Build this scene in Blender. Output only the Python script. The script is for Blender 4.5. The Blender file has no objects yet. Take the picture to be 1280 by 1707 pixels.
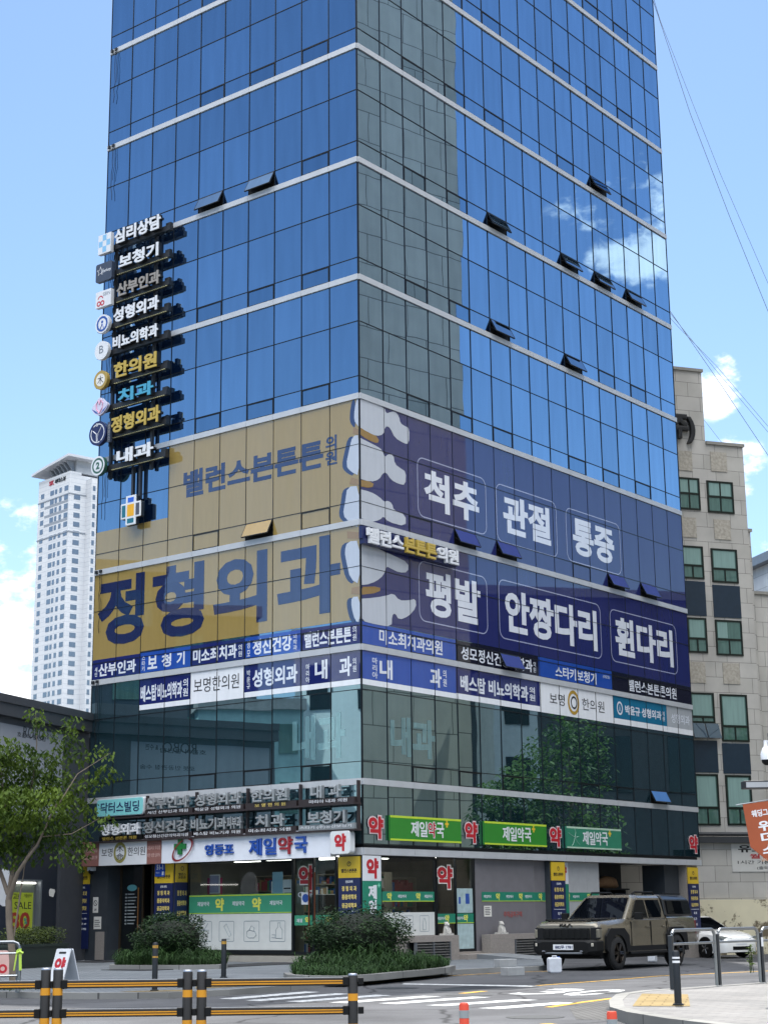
import bpy, bmesh, math, random
from mathutils import Vector, Matrix
random.seed(7)
R = math.radians
SC = bpy.context.scene
COL = SC.collection

# ------------------------------------------------------------------ camera
F_PX, PITCH, ROLL, HC = 2759.886, 0.238401, -0.011430, 1.40
cam_d = bpy.data.cameras.new('camera'); cam = bpy.data.objects.new('camera', cam_d); COL.objects.link(cam)
cam_d.sensor_fit = 'VERTICAL'; cam_d.sensor_height = 24.0; cam_d.lens = F_PX / 1707 * 24.0
cam_d.clip_start = 0.1; cam_d.clip_end = 4000
cam.matrix_world = Matrix.Translation((0, 0, HC)) @ Matrix.Rotation(R(90) + PITCH, 4, 'X') @ Matrix.Rotation(ROLL, 4, 'Z')
SC.camera = cam

# ------------------------------------------------------------------ world, sun, exposure
FILL_CLOUD = 34.0  # brightness of the cloud added as fill light
SUN_EL, SUN_AZ = R(63), math.atan2(.12, .99)       # azimuth from +Y towards +X
W = bpy.data.worlds.new('World'); SC.world = W; W.use_nodes = True
nt = W.node_tree; N = nt.nodes; L = nt.links
for n in list(N): N.remove(n)
out = N.new('ShaderNodeOutputWorld'); bg = N.new('ShaderNodeBackground'); bg.inputs[1].default_value = 0.106
sky = N.new('ShaderNodeTexSky'); sky.sky_type = 'NISHITA'; sky.sun_disc = False
sky.sun_elevation = SUN_EL; sky.sun_rotation = SUN_AZ; sky.air_density = 1.0; sky.dust_density = .25; sky.ozone_density = 3.0
tc = N.new('ShaderNodeTexCoord')
def pix_dir(x, y):
    X, Y = x - 640, y - 853.5
    c, s = math.cos(ROLL), math.sin(ROLL)
    X, Y = X * c + Y * s, -X * s + Y * c
    d = (X / F_PX, 1, -Y / F_PX); c, s = math.cos(PITCH), math.sin(PITCH)
    return Vector((d[0], d[1] * c - d[2] * s, d[1] * s + d[2] * c)).normalized()
def node(t, op=None, a=None, b=None, c=None):
    q = N.new(t)
    if op: q.operation = op
    for i, v in enumerate((a, b, c)):
        if v is None: continue
        if hasattr(v, 'links'): L.new(v, q.inputs[i])
        else: q.inputs[i].default_value = v
    return q
def cnoise(loc, scale, lo, hi):
    mp = N.new('ShaderNodeMapping'); mp.inputs['Location'].default_value = loc; mp.inputs['Scale'].default_value = scale
    L.new(tc.outputs['Generated'], mp.inputs[0])
    no = N.new('ShaderNodeTexNoise'); no.inputs['Scale'].default_value = 1; no.inputs['Detail'].default_value = 10; no.inputs['Roughness'].default_value = .6
    L.new(mp.outputs[0], no.inputs[0])
    mr = N.new('ShaderNodeMapRange'); mr.interpolation_type = 'SMOOTHSTEP'
    mr.inputs[1].default_value = lo; mr.inputs[2].default_value = hi; L.new(no.outputs[0], mr.inputs[0]); return mr.outputs[0]
# a few cumulus clouds low in the sky, each round its own direction
NRv = Vector((.7855954, -.6187406, 0)); rd = pix_dir(1062, 385); rd = rd - 2 * rd.dot(NRv) * NRv
acc = None
for d, r, k in ((pix_dir(60, 1030), 4.6, .95), (pix_dir(10, 1120), 3.0, 1), (pix_dir(-70, 980), 4, .9), (pix_dir(1300, 930), 2.4, .9), (pix_dir(1185, 640), 1.5, .6), (pix_dir(1225, 780), 1.4, .5), (rd, 3.6, .72), (Vector((-.5, -.8, .25)).normalized(), 14, .8)):
    dt = node('ShaderNodeVectorMath', 'DOT_PRODUCT', tc.outputs['Generated'], tuple(d)).outputs['Value']
    mr = N.new('ShaderNodeMapRange'); mr.interpolation_type = 'SMOOTHSTEP'; L.new(dt, mr.inputs[0])
    mr.inputs[1].default_value = math.cos(R(r)); mr.inputs[2].default_value = math.cos(R(r * .25)); mr.inputs[4].default_value = k
    acc = mr.outputs[0] if acc is None else node('ShaderNodeMath', 'MAXIMUM', acc, mr.outputs[0]).outputs[0]
nz = cnoise((3.3, 1.2, .4), (16, 16, 27), .30, .72)
cm = N.new('ShaderNodeMapRange'); cm.interpolation_type = 'SMOOTHSTEP'; L.new(node('ShaderNodeMath', 'MULTIPLY_ADD', acc, .75, nz).outputs[0], cm.inputs[0]); cm.inputs[1].default_value = .82; cm.inputs[2].default_value = 1.28
cg = node('ShaderNodeMath', 'GREATER_THAN', acc, .0001); m1 = node('ShaderNodeMath', 'MULTIPLY', cm.outputs[0], node('ShaderNodeMath', 'MINIMUM', node('ShaderNodeMath', 'MULTIPLY', acc, 4.0).outputs[0], 1.0).outputs[0])
mx = N.new('ShaderNodeMixRGB'); mx.inputs[2].default_value = (9.0, 9.2, 9.5, 1)
hs = N.new('ShaderNodeHueSaturation'); hs.inputs['Saturation'].default_value = 1.02
L.new(sky.outputs[0], hs.inputs['Color']); L.new(hs.outputs[0], mx.inputs[1]); L.new(m1.outputs[0], mx.inputs[0])
# unseen bright cloud high behind the camera, added as fill light for shaded fronts
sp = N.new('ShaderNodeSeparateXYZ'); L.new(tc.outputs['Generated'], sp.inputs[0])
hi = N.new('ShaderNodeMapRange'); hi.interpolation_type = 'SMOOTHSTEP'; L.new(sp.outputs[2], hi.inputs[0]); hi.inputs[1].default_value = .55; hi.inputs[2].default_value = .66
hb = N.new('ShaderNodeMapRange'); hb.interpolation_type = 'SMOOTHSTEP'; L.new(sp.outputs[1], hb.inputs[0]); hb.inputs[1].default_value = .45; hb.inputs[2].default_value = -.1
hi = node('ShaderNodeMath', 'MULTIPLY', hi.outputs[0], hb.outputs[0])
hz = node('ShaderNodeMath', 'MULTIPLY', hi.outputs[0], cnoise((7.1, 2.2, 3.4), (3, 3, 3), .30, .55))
mx2 = N.new('ShaderNodeMixRGB'); mx2.inputs[2].default_value = (FILL_CLOUD, FILL_CLOUD * 1.0, FILL_CLOUD * 1.0, 1); L.new(mx.outputs[0], mx2.inputs[1]); L.new(hz.outputs[0], mx2.inputs[0])
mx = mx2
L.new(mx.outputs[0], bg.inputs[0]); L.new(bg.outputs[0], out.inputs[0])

sl = bpy.data.lights.new('sun', 'SUN'); sl.energy = 4.8; sl.angle = R(.53); sl.color = (1, .95, .87)
sun = bpy.data.objects.new('sun', sl); COL.objects.link(sun)
sd = Vector((math.sin(SUN_AZ) * math.cos(SUN_EL), math.cos(SUN_AZ) * math.cos(SUN_EL), math.sin(SUN_EL)))
sun.rotation_euler = sd.to_track_quat('Z', 'Y').to_euler()
SC.view_settings.view_transform = 'Standard'; SC.view_settings.look = 'None'; SC.view_settings.gamma = 1
SC.view_settings.use_curve_mapping = False
SC.view_settings.exposure = 0.9
SC.cycles.max_bounces = 8; SC.cycles.transparent_max_bounces = 12; SC.cycles.caustics_reflective = False; SC.cycles.caustics_refractive = False

# ------------------------------------------------------------------ the survey: pixel rays, facade frames
def ray(x, y):
    X, Y = x - 640, y - 853.5
    c, s = math.cos(ROLL), math.sin(ROLL)
    X, Y = X * c + Y * s, -X * s + Y * c
    d = (X / F_PX, 1, -Y / F_PX); c, s = math.cos(PITCH), math.sin(PITCH)
    return Vector((d[0], d[1] * c - d[2] * s, d[1] * s + d[2] * c))
def ground(x, y, z=0):
    r = ray(x, y); return r * ((z - HC) / r.z) + Vector((0, 0, HC))
def at(x, y, Y):
    r = ray(x, y); return r * (Y / r.y) + Vector((0, 0, HC))
YAW = 0.667138; CN = Vector((-0.69326, 46.92952, 0)); WL, WR = 11.358, 19.70
class Fr:                                            # a vertical plane: s runs to the right along it, out is towards the viewer
    def __init__(f, o, rz): f.o = Vector(o); f.rz = rz; f.X = Vector((math.cos(rz), math.sin(rz), 0)); f.Y = Vector((-math.sin(rz), math.cos(rz), 0))
    def p(f, s, out, z): return f.o + f.X * s - f.Y * out + Vector((0, 0, z))
    def hit(f, x, y, out=0):
        r = ray(x, y); c = f.o - f.Y * out - Vector((0, 0, HC)); t = c.dot(f.Y) / r.dot(f.Y) if True else 0
        c0 = f.o - f.Y * out; t = c0.dot(f.Y) / Vector((r.x, r.y, 0)).dot(f.Y); P = r * t
        return (Vector((P.x, P.y, 0)) - c0).dot(f.X), HC + P.z
DLv = Vector((-math.cos(YAW), math.sin(YAW), 0)); DRv = Vector((math.sin(YAW), math.cos(YAW), 0))
FL = Fr(CN + DLv * WL, -YAW); FRt = Fr(CN, math.pi / 2 - YAW)
def gz(x, y):
    a = min(1, max(0, (x - 6.5) / 5)) * min(1, max(0, (y - 45) / 12))
    return -.27 * a

# ------------------------------------------------------------------ materials
def hx(h, k=1):
    h = h.lstrip('#'); o = []
    for i in (0, 2, 4):
        v = int(h[i:i + 2], 16) / 255
        o.append(k * (v / 12.92 if v <= .04045 else ((v + .055) / 1.055) ** 2.4))
    return (*o, 1)
MATS = {}
def newmat(name):
    m = bpy.data.materials.new(name); m.use_nodes = True; n = m.node_tree.nodes; l = m.node_tree.links
    for q in list(n): n.remove(q)
    return m, n, l, n.new('ShaderNodeOutputMaterial')
def noise_col(n, l, col, var, scale, detail=5, coord='Object', sc=(1, 1, 1)):
    t = n.new('ShaderNodeTexCoord'); mp = n.new('ShaderNodeMapping'); mp.inputs['Scale'].default_value = sc
    l.new(t.outputs[coord], mp.inputs[0])
    no = n.new('ShaderNodeTexNoise'); no.inputs['Scale'].default_value = scale; no.inputs['Detail'].default_value = detail
    l.new(mp.outputs[0], no.inputs[0])
    mr = n.new('ShaderNodeMapRange'); mr.inputs[1].default_value = .25; mr.inputs[2].default_value = .75
    mr.inputs[3].default_value = 1 - var; mr.inputs[4].default_value = 1 + var; l.new(no.outputs[0], mr.inputs[0])
    mu = n.new('ShaderNodeMixRGB'); mu.blend_type = 'MULTIPLY'; mu.inputs[0].default_value = 1; mu.inputs[1].default_value = col
    l.new(mr.outputs[0], mu.inputs[2])
    return mu, no, mp
def pm(name, col, rough=.6, metal=0, var=.08, scale=4, bump=0, spec=.5, coat=0, sc=(1, 1, 1), alpha=1):
    if name in MATS: return MATS[name]
    m, n, l, o = newmat(name); c = hx(col) if isinstance(col, str) else (*col, 1)
    b = n.new('ShaderNodeBsdfPrincipled'); mu, no, mp = noise_col(n, l, c, var, scale, sc=sc)
    l.new(mu.outputs[0], b.inputs['Base Color']); b.inputs['Roughness'].default_value = rough; b.inputs['Metallic'].default_value = metal
    b.inputs['Specular IOR Level'].default_value = spec; b.inputs['Coat Weight'].default_value = coat; b.inputs['Coat Roughness'].default_value = .05
    if bump:
        bp = n.new('ShaderNodeBump'); bp.inputs['Strength'].default_value = bump; bp.inputs['Distance'].default_value = .02
        l.new(no.outputs[0], bp.inputs['Height']); l.new(bp.outputs[0], b.inputs['Normal'])
    l.new(b.outputs[0], o.inputs[0]); MATS[name] = m; return m
def glassy(name, body, tint, fac, fres=.35, bump=.05, bscale=.5, rough=.008, streak=.25):
    """mirror-coated glass: a dark body seen through a tinted reflection"""
    if name in MATS: return MATS[name]
    m, n, l, o = newmat(name)
    mu, no0, mp0 = noise_col(n, l, hx(body), streak, 3, sc=(2.2, 2.2, .35))
    d = n.new('ShaderNodeBsdfDiffuse'); l.new(mu.outputs[0], d.inputs[0])
    g = n.new('ShaderNodeBsdfGlossy'); g.inputs['Roughness'].default_value = rough
    mt, n2, m2 = noise_col(n, l, (*tint, 1), .07, 1.3, sc=(2.5, 2.5, .3))
    ge = n.new('ShaderNodeNewGeometry'); mri = n.new('ShaderNodeMapRange'); mri.inputs[3].default_value = .90; mri.inputs[4].default_value = 1.06; l.new(ge.outputs['Random Per Island'], mri.inputs[0])
    mti = n.new('ShaderNodeMixRGB'); mti.blend_type = 'MULTIPLY'; mti.inputs[0].default_value = 1; l.new(mt.outputs[0], mti.inputs[1]); l.new(mri.outputs[0], mti.inputs[2]); l.new(mti.outputs[0], g.inputs[0])
    no = n.new('ShaderNodeTexNoise'); no.inputs['Scale'].default_value = bscale; no.inputs['Detail'].default_value = 1.5
    t = n.new('ShaderNodeTexCoord'); l.new(t.outputs['Object'], no.inputs[0])
    bp = n.new('ShaderNodeBump'); bp.inputs['Strength'].default_value = bump; bp.inputs['Distance'].default_value = .12
    l.new(no.outputs[0], bp.inputs['Height']); l.new(bp.outputs[0], g.inputs['Normal'])
    lw = n.new('ShaderNodeLayerWeight'); lw.inputs[0].default_value = .25
    ma = n.new('ShaderNodeMath'); ma.operation = 'MULTIPLY_ADD'; ma.inputs[1].default_value = fres; ma.inputs[2].default_value = fac
    l.new(lw.outputs['Facing'], ma.inputs[0]); ma.use_clamp = True
    mx = n.new('ShaderNodeMixShader'); l.new(ma.outputs[0], mx.inputs[0]); l.new(d.outputs[0], mx.inputs[1]); l.new(g.outputs[0], mx.inputs[2])
    l.new(mx.outputs[0], o.inputs[0]); MATS[name] = m; return m
def film(name, col, fac=.13): return glassy(name, col, (.92, .95, 1.0), fac, .10, .012, .5, .02, .05)
def clear(name, tint=(.9, .95, .93), refl=.08):
    if name in MATS: return MATS[name]
    m, n, l, o = newmat(name); t = n.new('ShaderNodeBsdfTransparent'); t.inputs[0].default_value = (*tint, 1)
    g = n.new('ShaderNodeBsdfGlossy'); g.inputs['Roughness'].default_value = .01
    lw = n.new('ShaderNodeLayerWeight'); lw.inputs[0].default_value = .3
    ma = n.new('ShaderNodeMath'); ma.operation = 'MULTIPLY_ADD'; ma.inputs[1].default_value = .45; ma.inputs[2].default_value = refl; l.new(lw.outputs['Fresnel'], ma.inputs[0])
    mx = n.new('ShaderNodeMixShader'); l.new(ma.outputs[0], mx.inputs[0]); l.new(t.outputs[0], mx.inputs[1]); l.new(g.outputs[0], mx.inputs[2])
    l.new(mx.outputs[0], o.inputs[0]); MATS[name] = m; return m
def emit(name, col, s):
    if name in MATS: return MATS[name]
    m, n, l, o = newmat(name); e = n.new('ShaderNodeEmission'); e.inputs[0].default_value = (*col, 1); e.inputs[1].default_value = s
    l.new(e.outputs[0], o.inputs[0]); MATS[name] = m; return m
def paving(name, c1, c2, mortar, scale, bw=.5, rh=.25, rot=0, msize=.012, rough=.85, coord='Object', axis=None, var=.12):
    if name in MATS: return MATS[name]
    m, n, l, o = newmat(name); t = n.new('ShaderNodeTexCoord'); mp = n.new('ShaderNodeMapping'); mp.inputs['Rotation'].default_value = axis or (0, 0, rot)
    l.new(t.outputs[coord], mp.inputs[0]); br = n.new('ShaderNodeTexBrick'); l.new(mp.outputs[0], br.inputs[0])
    br.inputs['Color1'].default_value = hx(c1); br.inputs['Color2'].default_value = hx(c2); br.inputs['Mortar'].default_value = hx(mortar)
    br.inputs['Scale'].default_value = scale; br.inputs['Brick Width'].default_value = bw; br.inputs['Row Height'].default_value = rh; br.inputs['Mortar Size'].default_value = msize
    no = n.new('ShaderNodeTexNoise'); no.inputs['Scale'].default_value = .8; no.inputs['Detail'].default_value = 8; l.new(t.outputs['Object'], no.inputs[0])
    mr = n.new('ShaderNodeMapRange'); mr.inputs[1].default_value = .3; mr.inputs[2].default_value = .7; mr.inputs[3].default_value = 1 - var * 1.6; mr.inputs[4].default_value = 1 + var; l.new(no.outputs[0], mr.inputs[0])
    mu = n.new('ShaderNodeMixRGB'); mu.blend_type = 'MULTIPLY'; mu.inputs[0].default_value = 1; l.new(br.outputs[0], mu.inputs[1]); l.new(mr.outputs[0], mu.inputs[2])
    b = n.new('ShaderNodeBsdfPrincipled'); b.inputs['Roughness'].default_value = rough; b.inputs['Specular IOR Level'].default_value = .15; l.new(mu.outputs[0], b.inputs['Base Color'])
    bp = n.new('ShaderNodeBump'); bp.inputs['Strength'].default_value = .25; bp.inputs['Distance'].default_value = .01; bp.invert = True; l.new(br.outputs['Fac'], bp.inputs['Height']); l.new(bp.outputs[0], b.inputs['Normal'])
    l.new(b.outputs[0], o.inputs[0]); MATS[name] = m; return m
def asphalt():
    m, n, l, o = newmat('asphalt'); t = n.new('ShaderNodeTexCoord')
    mu, no, mp = noise_col(n, l, (.076, .078, .084, 1), .25, 60, 6)
    n2 = n.new('ShaderNodeTexNoise'); n2.inputs['Scale'].default_value = .35; n2.inputs['Detail'].default_value = 9; n2.inputs['Roughness'].default_value = .65; l.new(t.outputs['Object'], n2.inputs[0])
    mr = n.new('ShaderNodeMapRange'); mr.inputs[1].default_value = .3; mr.inputs[2].default_value = .7; mr.inputs[3].default_value = .68; mr.inputs[4].default_value = 1.3; l.new(n2.outputs[0], mr.inputs[0])
    m2 = n.new('ShaderNodeMixRGB'); m2.blend_type = 'MULTIPLY'; m2.inputs[0].default_value = 1; l.new(mu.outputs[0], m2.inputs[1]); l.new(mr.outputs[0], m2.inputs[2])
    b = n.new('ShaderNodeBsdfPrincipled'); b.inputs['Specular IOR Level'].default_value = .08; b.inputs['Roughness'].default_value = .85; vo = n.new('ShaderNodeTexVoronoi'); vo.feature = 'DISTANCE_TO_EDGE'; vo.inputs['Scale'].default_value = .30
    ad = n.new('ShaderNodeMixRGB'); ad.blend_type = 'ADD'; ad.inputs[0].default_value = .55; n3 = n.new('ShaderNodeTexNoise'); n3.inputs['Scale'].default_value = 1.1; n3.inputs['Detail'].default_value = 6; l.new(t.outputs['Object'], n3.inputs[0])
    l.new(t.outputs['Object'], ad.inputs[1]); l.new(n3.outputs['Color'], ad.inputs[2]); l.new(ad.outputs[0], vo.inputs['Vector'])
    mc = n.new('ShaderNodeMapRange'); mc.inputs[1].default_value = .004; mc.inputs[2].default_value = .016; mc.inputs[3].default_value = .45; mc.inputs[4].default_value = 1; l.new(vo.outputs['Distance'], mc.inputs[0])
    m3 = n.new('ShaderNodeMixRGB'); m3.blend_type = 'MULTIPLY'; m3.inputs[0].default_value = 1; l.new(m2.outputs[0], m3.inputs[1]); l.new(mc.outputs[0], m3.inputs[2]); l.new(m3.outputs[0], b.inputs['Base Color'])
    bp = n.new('ShaderNodeBump'); bp.inputs['Strength'].default_value = .4; bp.inputs['Distance'].default_value = .01; l.new(no.outputs[0], bp.inputs['Height']); l.new(bp.outputs[0], b.inputs['Normal'])
    l.new(b.outputs[0], o.inputs[0]); return m
def paint(name, col, wear=.45):
    m, n, l, o = newmat(name); t = n.new('ShaderNodeTexCoord'); no = n.new('ShaderNodeTexNoise'); no.inputs['Scale'].default_value = 7; no.inputs['Detail'].default_value = 9; no.inputs['Roughness'].default_value = .75
    l.new(t.outputs['Object'], no.inputs[0]); mr = n.new('ShaderNodeMapRange'); mr.inputs[1].default_value = wear - .1; mr.inputs[2].default_value = wear + .12; l.new(no.outputs[0], mr.inputs[0])
    mx = n.new('ShaderNodeMixRGB'); mx.inputs[1].default_value = hx(col, .32); mx.inputs[2].default_value = hx(col); l.new(mr.outputs[0], mx.inputs[0])
    b = n.new('ShaderNodeBsdfPrincipled'); b.inputs['Roughness'].default_value = .8; b.inputs['Specular IOR Level'].default_value = .1; l.new(mx.outputs[0], b.inputs['Base Color']); l.new(b.outputs[0], o.inputs[0]); return m
def leafmat(name, c1, c2, scale=2.5, tr=.35):
    m, n, l, o = newmat(name); t = n.new('ShaderNodeTexCoord'); no = n.new('ShaderNodeTexNoise'); no.inputs['Scale'].default_value = scale; no.inputs['Detail'].default_value = 3; l.new(t.outputs['Object'], no.inputs[0])
    mx = n.new('ShaderNodeMixRGB'); mx.inputs[1].default_value = hx(c1); mx.inputs[2].default_value = hx(c2)
    mr = n.new('ShaderNodeMapRange'); mr.inputs[1].default_value = .35; mr.inputs[2].default_value = .65; l.new(no.outputs[0], mr.inputs[0]); l.new(mr.outputs[0], mx.inputs[0])
    b = n.new('ShaderNodeBsdfPrincipled'); b.inputs['Roughness'].default_value = .6; b.inputs['Specular IOR Level'].default_value = .2; l.new(mx.outputs[0], b.inputs['Base Color'])
    tl = n.new('ShaderNodeBsdfTranslucent'); l.new(mx.outputs[0], tl.inputs[0]); ms = n.new('ShaderNodeMixShader'); ms.inputs[0].default_value = tr
    l.new(b.outputs[0], ms.inputs[1]); l.new(tl.outputs[0], ms.inputs[2]); l.new(ms.outputs[0], o.inputs[0]); return m

WHITE = pm('white_acrylic', '#d4d6da', .35, var=.03); DARK = pm('dark_metal', '#17191d', .45); BLACK = pm('black_plastic', '#0a0b0c', .6, spec=.25)
GREY = pm('grey_metal', '#7b8086', .4, .6); STEEL = pm('galvanised_steel', '#a4a8ab', .35, .8, var=.1); NAVY = pm('navy_vinyl', '#1b2350', .35, var=.06)
NAVYB = pm('blue_vinyl', '#2a4f9a', .35, var=.06); YEL = pm('yellow_vinyl', '#d8b430', .4, var=.05); RED = pm('red_vinyl', '#b0202c', .35, var=.05)
GRN = pm('green_vinyl', '#2f7d3a', .35, var=.05); GRN2 = pm('teal_green_vinyl', '#1f7a62', .35, var=.05); LIME = pm('lime_vinyl', '#b5cc3a', .4, var=.03)
INK = pm('black_ink', '#15151a', .5, var=.02); CREAM = pm('cream_vinyl', '#d9d6cf', .4, var=.04); GOLDT = pm('gold_letter', '#b39a45', .35, var=.05)
FRAME = pm('mullion_metal', '#14181d', .4, .3); BAND = pm('aluminium_band', '#b9bcc0', .45, .25, var=.07, scale=2)
CONC = pm('concrete', '#8d8f90', .9, var=.15, scale=5, bump=.2); GRANITE = pm('granite', '#8b847e', .75, var=.18, scale=30, bump=.1)
FTXT = film('white_film_lettering', '#d3d8e2', .1)

# ------------------------------------------------------------------ mesh helpers
class MB:
    def __init__(b): b.v = []; b.f = []; b.mi = []; b.M = None; b.m = 0; b.mats = []
    def mat(b, m):
        if m not in b.mats: b.mats.append(m)
        b.m = b.mats.index(m); return b
    def add(b, vs, fs):
        k = len(b.v)
        for p in vs:
            p = Vector(p); b.v.append(b.M @ p if b.M else p)
        for f in fs: b.f.append([i + k for i in f]); b.mi.append(b.m)
        return b
    def box(b, x0, x1, y0, y1, z0, z1):
        return b.add([(x0, y0, z0), (x1, y0, z0), (x1, y1, z0), (x0, y1, z0), (x0, y0, z1), (x1, y0, z1), (x1, y1, z1), (x0, y1, z1)],
                     [(0, 3, 2, 1), (4, 5, 6, 7), (0, 1, 5, 4), (1, 2, 6, 5), (2, 3, 7, 6), (3, 0, 4, 7)])
    def quad(b, *p): return b.add(p, [tuple(range(len(p)))])
    def prism(b, poly, z0, z1):                     # polygon in xy, extruded in z
        n = len(poly); a = sum(poly[i][0] * poly[(i + 1) % n][1] - poly[(i + 1) % n][0] * poly[i][1] for i in range(n))
        if a < 0: poly = poly[::-1]
        return b.add([(x, y, z0) for x, y in poly] + [(x, y, z1) for x, y in poly],
                     [tuple(range(n))[::-1], tuple(range(n, 2 * n))] + [(i, (i + 1) % n, n + (i + 1) % n, n + i) for i in range(n)])
    def plate(b, poly, y0, y1):                     # polygon in xz, extruded in y (y0 is the front)
        n = len(poly); a = sum(poly[i][0] * poly[(i + 1) % n][1] - poly[(i + 1) % n][0] * poly[i][1] for i in range(n))
        if a < 0: poly = poly[::-1]
        return b.add([(x, y0, z) for x, z in poly] + [(x, y1, z) for x, z in poly],
                     [tuple(range(n)), tuple(range(n, 2 * n))[::-1]] + [(i, n + i, n + (i + 1) % n, (i + 1) % n) for i in range(n)])
    def rrect(b, x0, x1, z0, z1, r, y0, y1, k=5):
        return b.plate(rr(x0, x1, z0, z1, r, k), y0, y1)
    def tube(b, pts, r, seg=8, caps=True):
        pts = [Vector(p) for p in pts]; rs = r if isinstance(r, (list, tuple)) else [r] * len(pts); rings = []
        for i, p in enumerate(pts):
            t = (pts[min(i + 1, len(pts) - 1)] - pts[max(i - 1, 0)]).normalized()
            u = t.cross(Vector((0, 0, 1)) if abs(t.z) < .95 else Vector((1, 0, 0))).normalized(); w = u.cross(t)
            rings.append([p + (u * math.cos(a) + w * math.sin(a)) * rs[i] for a in [2 * math.pi * j / seg for j in range(seg)]])
        vs = [q for g in rings for q in g]; fs = []
        for i in range(len(pts) - 1):
            for j in range(seg): fs.append((i * seg + j, i * seg + (j + 1) % seg, (i + 1) * seg + (j + 1) % seg, (i + 1) * seg + j))
        if caps: fs += [tuple(range(seg))[::-1], tuple(range((len(pts) - 1) * seg, len(pts) * seg))]
        return b.add(vs, fs)
    def lathe(b, prof, seg=20, ax='z', c=(0, 0, 0)):
        vs = []; fs = []; n = len(prof)
        for j in range(seg):
            a = 2 * math.pi * j / seg
            for r, h in prof:
                q = (r * math.cos(a), r * math.sin(a), h)
                if ax == 'x': q = (h, q[0], q[1])
                if ax == 'y': q = (q[1], h, q[0])
                vs.append((q[0] + c[0], q[1] + c[1], q[2] + c[2]))
        for j in range(seg):
            for i in range(n - 1): fs.append((j * n + i, ((j + 1) % seg) * n + i, ((j + 1) % seg) * n + i + 1, j * n + i + 1))
        return b.add(vs, fs)
    def ball(b, c, r, seg=14, rings=8):
        rx, ry, rz = r if isinstance(r, tuple) else (r, r, r)
        vs = [(c[0], c[1], c[2] + rz)]; fs = []
        for i in range(1, rings):
            t = math.pi * i / rings
            for j in range(seg):
                a = 2 * math.pi * j / seg; vs.append((c[0] + rx * math.sin(t) * math.cos(a), c[1] + ry * math.sin(t) * math.sin(a), c[2] + rz * math.cos(t)))
        vs.append((c[0], c[1], c[2] - rz)); e = len(vs) - 1
        for j in range(seg):
            fs.append((0, 1 + j, 1 + (j + 1) % seg)); k = 1 + (rings - 2) * seg; fs.append((e, k + (j + 1) % seg, k + j))
        for i in range(rings - 2):
            for j in range(seg): k = 1 + i * seg; fs.append((k + j, k + seg + j, k + seg + (j + 1) % seg, k + (j + 1) % seg))
        return b.add(vs, fs)
    def disc(b, cx, cz, r, y0, y1, seg=28, r2=None):
        c = [(cx + r * math.cos(2 * math.pi * i / seg), cz + (r2 or r) * math.sin(2 * math.pi * i / seg)) for i in range(seg)]
        return b.plate(c, y0, y1)
    def ring(b, cx, cz, r0, r1, y, seg=32, a0=0, a1=360, k=1):
        for i in range(seg):
            a, e = [math.radians(a0 + (a1 - a0) * q / seg) for q in (i, i + 1)]
            b.quad((cx + r0 * math.cos(a), y, cz + k * r0 * math.sin(a)), (cx + r1 * math.cos(a), y, cz + k * r1 * math.sin(a)), (cx + r1 * math.cos(e), y, cz + k * r1 * math.sin(e)), (cx + r0 * math.cos(e), y, cz + k * r0 * math.sin(e)))
        return b
    def loft(b, secs):                              # rings of equal length, capped
        n = len(secs[0]); vs = [q for s in secs for q in s]; fs = []
        for i in range(len(secs) - 1):
            for j in range(n): fs.append((i * n + j, i * n + (j + 1) % n, (i + 1) * n + (j + 1) % n, (i + 1) * n + j))
        fs += [tuple(range(n))[::-1], tuple(range((len(secs) - 1) * n, len(secs) * n))]
        return b.add(vs, fs)
    def build(b, name, mat=None, parent=None, smooth=False, bevel=0, loc=None):
        me = bpy.data.meshes.new(name); me.from_pydata([tuple(v) for v in b.v], [], b.f)
        if mat and not b.mats: b.mats = [mat]
        for m in b.mats: me.materials.append(m)
        if len(b.mats) > 1: me.polygons.foreach_set('material_index', b.mi)
        if smooth: me.polygons.foreach_set('use_smooth', [True] * len(me.polygons))
        me.update(); o = bpy.data.objects.new(name, me); COL.objects.link(o)
        if parent: o.parent = parent
        if loc: o.location = loc
        if bevel:
            md = o.modifiers.new('bevel', 'BEVEL'); md.width = bevel; md.segments = 2; md.limit_method = 'ANGLE'; md.angle_limit = R(35)
        if smooth:
            bm = bmesh.new(); bm.from_mesh(me); bmesh.ops.recalc_face_normals(bm, faces=bm.faces)
            for e in bm.edges:
                if len(e.link_faces) == 2 and e.calc_face_angle(0) > R(42): e.smooth = False
            bm.to_mesh(me); bm.free()
        return o
def rr(x0, x1, z0, z1, r, k=5):
    p = []
    for cx, cz, a0 in ((x1 - r, z1 - r, 0), (x0 + r, z1 - r, 90), (x0 + r, z0 + r, 180), (x1 - r, z0 + r, 270)):
        for i in range(k + 1):
            a = math.radians(a0 + 90 * i / k); p.append((cx + r * math.cos(a), cz + r * math.sin(a)))
    return p
def outline(mb, x0, x1, z0, z1, r, w, y):           # thin rounded frame drawn flat
    a = rr(x0, x1, z0, z1, r); b = rr(x0 + w, x1 - w, z0 + w, z1 - w, max(.001, r - w)); n = len(a)
    for i in range(n):
        j = (i + 1) % n; mb.quad((a[i][0], y, a[i][1]), (b[i][0], y, b[i][1]), (b[j][0], y, b[j][1]), (a[j][0], y, a[j][1]))
TXT = {}
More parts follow.
